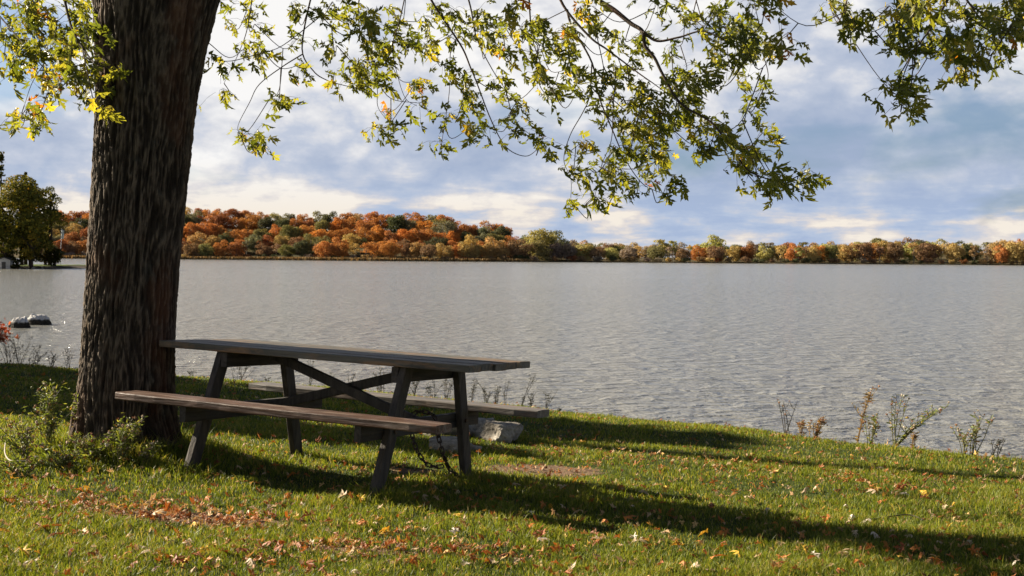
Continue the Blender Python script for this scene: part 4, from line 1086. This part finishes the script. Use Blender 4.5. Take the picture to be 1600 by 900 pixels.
# red-leaved shrub at the left edge
b_ = bank(-4, .3); red = empty('red_shrub', tuple(b_)); tag(red, 'orange-red leaved shrub poking in at the left edge below the lake boulders', 'shrub')
g = Geo(); c1 = at(-6, 514, b_[1]) - b_; c2 = at(-4, 530, b_[1]) - b_
for e in (c1, c2, c1 + np.array([.1, 0, .02])): tube(g, spline([np.array([-.1, 0, -.05]), e * .5 + np.array([-.08, 0, 0]), e], 5), .006, 5)
g.build('stems', M['stemd'], red)
n_ = 210; P = np.vstack([c1 + rng.normal(0, 1, (140, 3)) * (.085, .07, .048), c2 + rng.normal(0, 1, (70, 3)) * (.09, .06, .028)]) 
multi_instances('leaves', TEMPL, rots(n_, 'any'), P, rng.uniform(.03, .06, n_), rng.random(n_), M['redleaf'], red)

# bleached curved stick in front of the asters
g = Geo(); s3 = [gpt(px, py) + np.array([0, 0, dz]) for px, py, dz in [(9, 716, .10), (8, 728, .075), (16, 736, .06), (34, 737, .06), (56, 733, .055)]]
tube(g, spline(s3, 8), .0042, 8); tag(g.build('curved_stick', M['palestick'], None, True), 'bleached curved stick lying in the grass at the left edge below the asters', 'stick')
g = Geo(); s3 = [gpt(px, py) + np.array([0, 0, dz]) for px, py, dz in [(1350, 822, .03), (1385, 814, .02), (1420, 813, .03), (1445, 818, .015)]]
tube(g, spline(s3, 6), .004, 6); tag(g.build('thin_twig', M['stemd'], None, True), 'thin dark fallen twig in the grass at the lower right', 'twig')

# ------------------------------------------------------------------ grass
def sample(n, y0, y1, power):
    u = rng.random(n); y = (y0 ** (1 - power) + u * (y1 ** (1 - power) - y0 ** (1 - power))) ** (1 / (1 - power))
    x = rng.uniform(-1, 1, n) * (.44 * y + .9)
    return x, y
n = 560000
x, y = sample(n, 4.3, 17.5, 1.15)
cs = crest_s(x, y)
nz1 = np.sin(x * 2.3 + 1.1 * np.sin(y * 1.9)) * np.sin(y * 2.7 + .8 * np.sin(x * 3.1))
nz2 = np.sin(x * 7.1 + 2 * np.sin(y * 5.3)) * np.sin(y * 8.3 + 1.5 * np.sin(x * 6.1))
bare = bare_mask(x, y)
keep = (cs < .55) & (rng.random(n) > bare * .93) & (rng.random(n) < .80 + .2 * nz1)
x, y, nz1, nz2, bare = x[keep], y[keep], nz1[keep], nz2[keep], bare[keep]; n = len(x)
z = ground(x, y)
dt = np.sqrt((x - TRUNK[0]) ** 2 + (y - TRUNK[1]) ** 2)
long_ = np.exp(-np.maximum(dt - .35, 0) ** 2 / .10)
for px, py in [(295, 742), (582, 781), (464, 711), (728, 749)]:
    f_ = gpt(px, py); long_ = np.maximum(long_, .8 * np.exp(-((x - f_[0]) ** 2 + (y - f_[1]) ** 2) / .03))
hgt = (.017 + .021 * rng.random(n) + .009 * nz1 + .011 * nz2 + .085 * long_ * rng.random(n)) * (1 - .5 * bare)
hgt = np.maximum(hgt, .012) * np.where(rng.random(n) < .04, 1.8, 1.0)
hgt = hgt * np.interp(y, [6, 10], [1.0, .78])
wd = .0016 * (y / 5.2) ** .75 * rng.uniform(.7, 1.4, n)
q = rng.uniform(0, 2 * math.pi, n); lq = rng.uniform(0, 2 * math.pi, n); ll = rng.uniform(.15, 1.15, n) * hgt
dx, dy = np.cos(q) * wd, np.sin(q) * wd; lx, ly = np.cos(lq) * ll, np.sin(lq) * ll
V = np.zeros((n, 5, 3))
V[:, 0] = np.stack([x - dx, y - dy, z - .004], 1); V[:, 1] = np.stack([x + dx, y + dy, z - .004], 1)
V[:, 2] = np.stack([x - dx * .8 + lx * .3, y - dy * .8 + ly * .3, z + hgt * .6], 1); V[:, 3] = np.stack([x + dx * .8 + lx * .3, y + dy * .8 + ly * .3, z + hgt * .6], 1)
V[:, 4] = np.stack([x + lx, y + ly, z + hgt], 1)
o_ = np.arange(n)[:, None] * 5
rn = np.clip(.42 + .16 * nz1 + .14 * nz2 + rng.normal(0, .2, n), 0, .9) ; rn = np.where(rng.random(n) < .12, rng.uniform(.9, 1, n), rn)
tag(mesh_np('grass', V.reshape(-1, 3), [o_ + np.array([[0, 1, 3, 2]]), o_ + np.array([[2, 3, 4]])], M['grass'], attrs={'rnd': np.repeat(rn, 5)}),
    'short green lawn grass with dry blades sloping down to the lake', 'grass', kind='stuff')

# ------------------------------------------------------------------ fallen leaves
CURL = [leaf_template(.5, .9, .5), leaf_template(-.6, 1.1, -.4), leaf_template(.9, .5, .2), leaf_template(.2, 1.4, .8)]
def drop_points(n, y0, y1):
    x, y = sample(n, y0, y1, .6)
    cl = .5 + .5 * np.sin(x * 3.7 + 2 * np.sin(y * 2.1)) * np.sin(y * 4.3 + 1.7 * np.sin(x * 2.9))
    b = bare_mask(x, y)
    k_ = (crest_s(x, y) < .2) & (rng.random(n) < .18 + .6 * cl ** 2 + .2 * b)
    return x[k_], y[k_]
x, y = drop_points(15000, 4.4, 16)
for (px, py, rx, ry, m_) in [(250, 800, .42, .16, 260), (330, 820, .3, .08, 150), (560, 862, .38, .1, 200), (700, 700, .5, .1, 60), (1000, 715, .6, .25, 120), (1250, 745, .7, .3, 150), (70, 790, .4, .3, 200), (1450, 760, .6, .3, 100)]:
    c_ = gpt(px, py); x = np.append(x, rng.normal(c_[0], rx, m_)); y = np.append(y, rng.normal(c_[1], ry, m_))
n = len(x); z = ground(x, y) + rng.uniform(.012, .04, n)
S = rng.uniform(.015, .035, n) * np.where(rng.random(n) < .2, 1.35, 1)
multi = multi_instances('leaf_litter', CURL, rots(n, 'flat'), np.stack([x, y, z], 1), S, rng.beta(1.3, 1.4, n), M['litter'])
tag(multi, 'scatter of small fallen brown, orange and tan leaves over the grass', 'fallen leaves', kind='stuff')

# the largest fallen leaves, each a thing
def mk_leafmat(nm, c_): return leaf_mat('leaf_' + nm, [(0, tuple(v * .8 for v in c_)), (1, tuple(v * 1.15 for v in c_))], .2, (1.3, 1.0, .6), .6, .3, False, 25)
LC = [('orange', mk_leafmat('orange', (.46, .17, .035)), 5), ('rust brown', mk_leafmat('rust', (.27, .09, .03)), 4), ('pale tan', mk_leafmat('tan', (.52, .40, .26)), 4), ('yellow', mk_leafmat('yellow', (.60, .38, .05)), 2), ('whitish', mk_leafmat('white', (.62, .54, .44)), 1.5)]
lm = {}
for nm, mt, _ in LC:
    for i, (TV_i, TF_i) in enumerate(CURL):
        me = bpy.data.meshes.new('fallen_leaf')
        Vl = [tuple(v) for v in TV_i]; me.from_pydata(Vl, [], [tuple(f) for f in TF_i])
        at_ = me.attributes.new('rnd', 'FLOAT', 'POINT'); at_.data.foreach_set('value', rng.random(len(Vl)).astype(np.float32))
        me.materials.append(mt); lm[nm, i] = me
def zone(px, py):
    v = 'at the bottom' if py > 850 else ('in the lower lawn' if py > 790 else ('on the middle lawn' if py > 730 else 'on the upper lawn'))
    h = ['at the left edge', 'below the asters', 'below the bench', 'before the right table leg', 'right of the table', 'in the centre right', 'on the right', 'at the right edge'][min(7, int(px / 200))]
    return v + ' ' + h
cnt = 0
while cnt < 240:
    px, py = random.uniform(5, 1595), 900 - abs(random.gauss(0, 1)) * 105
    if py < 705 or (px < 280 and py < 745): continue
    p_ = gpt(px, py)
    if p_[1] > 12 or crest_s(p_[0], p_[1]) > -.1: continue
    nm, mt, _ = random.choices(LC, [c_[2] for c_ in LC])[0]
    o = bpy.data.objects.new('fallen_leaf', lm[nm, random.randrange(4)]); col.objects.link(o)
    o.location = (p_[0], p_[1], p_[2] + random.uniform(.022, .045)); o.rotation_euler = (random.gauss(0, .45), random.gauss(0, .45), random.uniform(0, 6.28))
    s_ = random.uniform(.034, .062); o.scale = (s_, s_, s_)
    tag(o, '%s fallen leaf %s' % (nm, zone(px, py)), 'leaf', 'larger fallen leaves on the grass')
    cnt += 1

# ------------------------------------------------------------------ look-alikes that share a label: tell them apart by their order
def screen_x(o): return o.matrix_world.translation.x / max(o.matrix_world.translation.y, .1) if o.matrix_world.translation.y else o.location.x / max(o.location.y, .1)
ORD = ['leftmost', 'second', 'third', 'fourth', 'fifth', 'sixth', 'seventh', 'eighth', 'ninth', 'tenth', 'eleventh', 'twelfth']
same = {}
for o in col.objects:
    if o.parent is None and o.get('label') and o.get('group'): same.setdefault(o['label'], []).append(o)
for lab, os_ in same.items():
    if len(os_) < 2: continue
    os_.sort(key=lambda o: o.location.x / o.location.y)
    for i, o in enumerate(os_):
        o['label'] = ('%s, %s' % (lab, ORD[i] if i == 0 else ('rightmost' if i == len(os_) - 1 else ORD[min(i, 11)] + ' from left')))
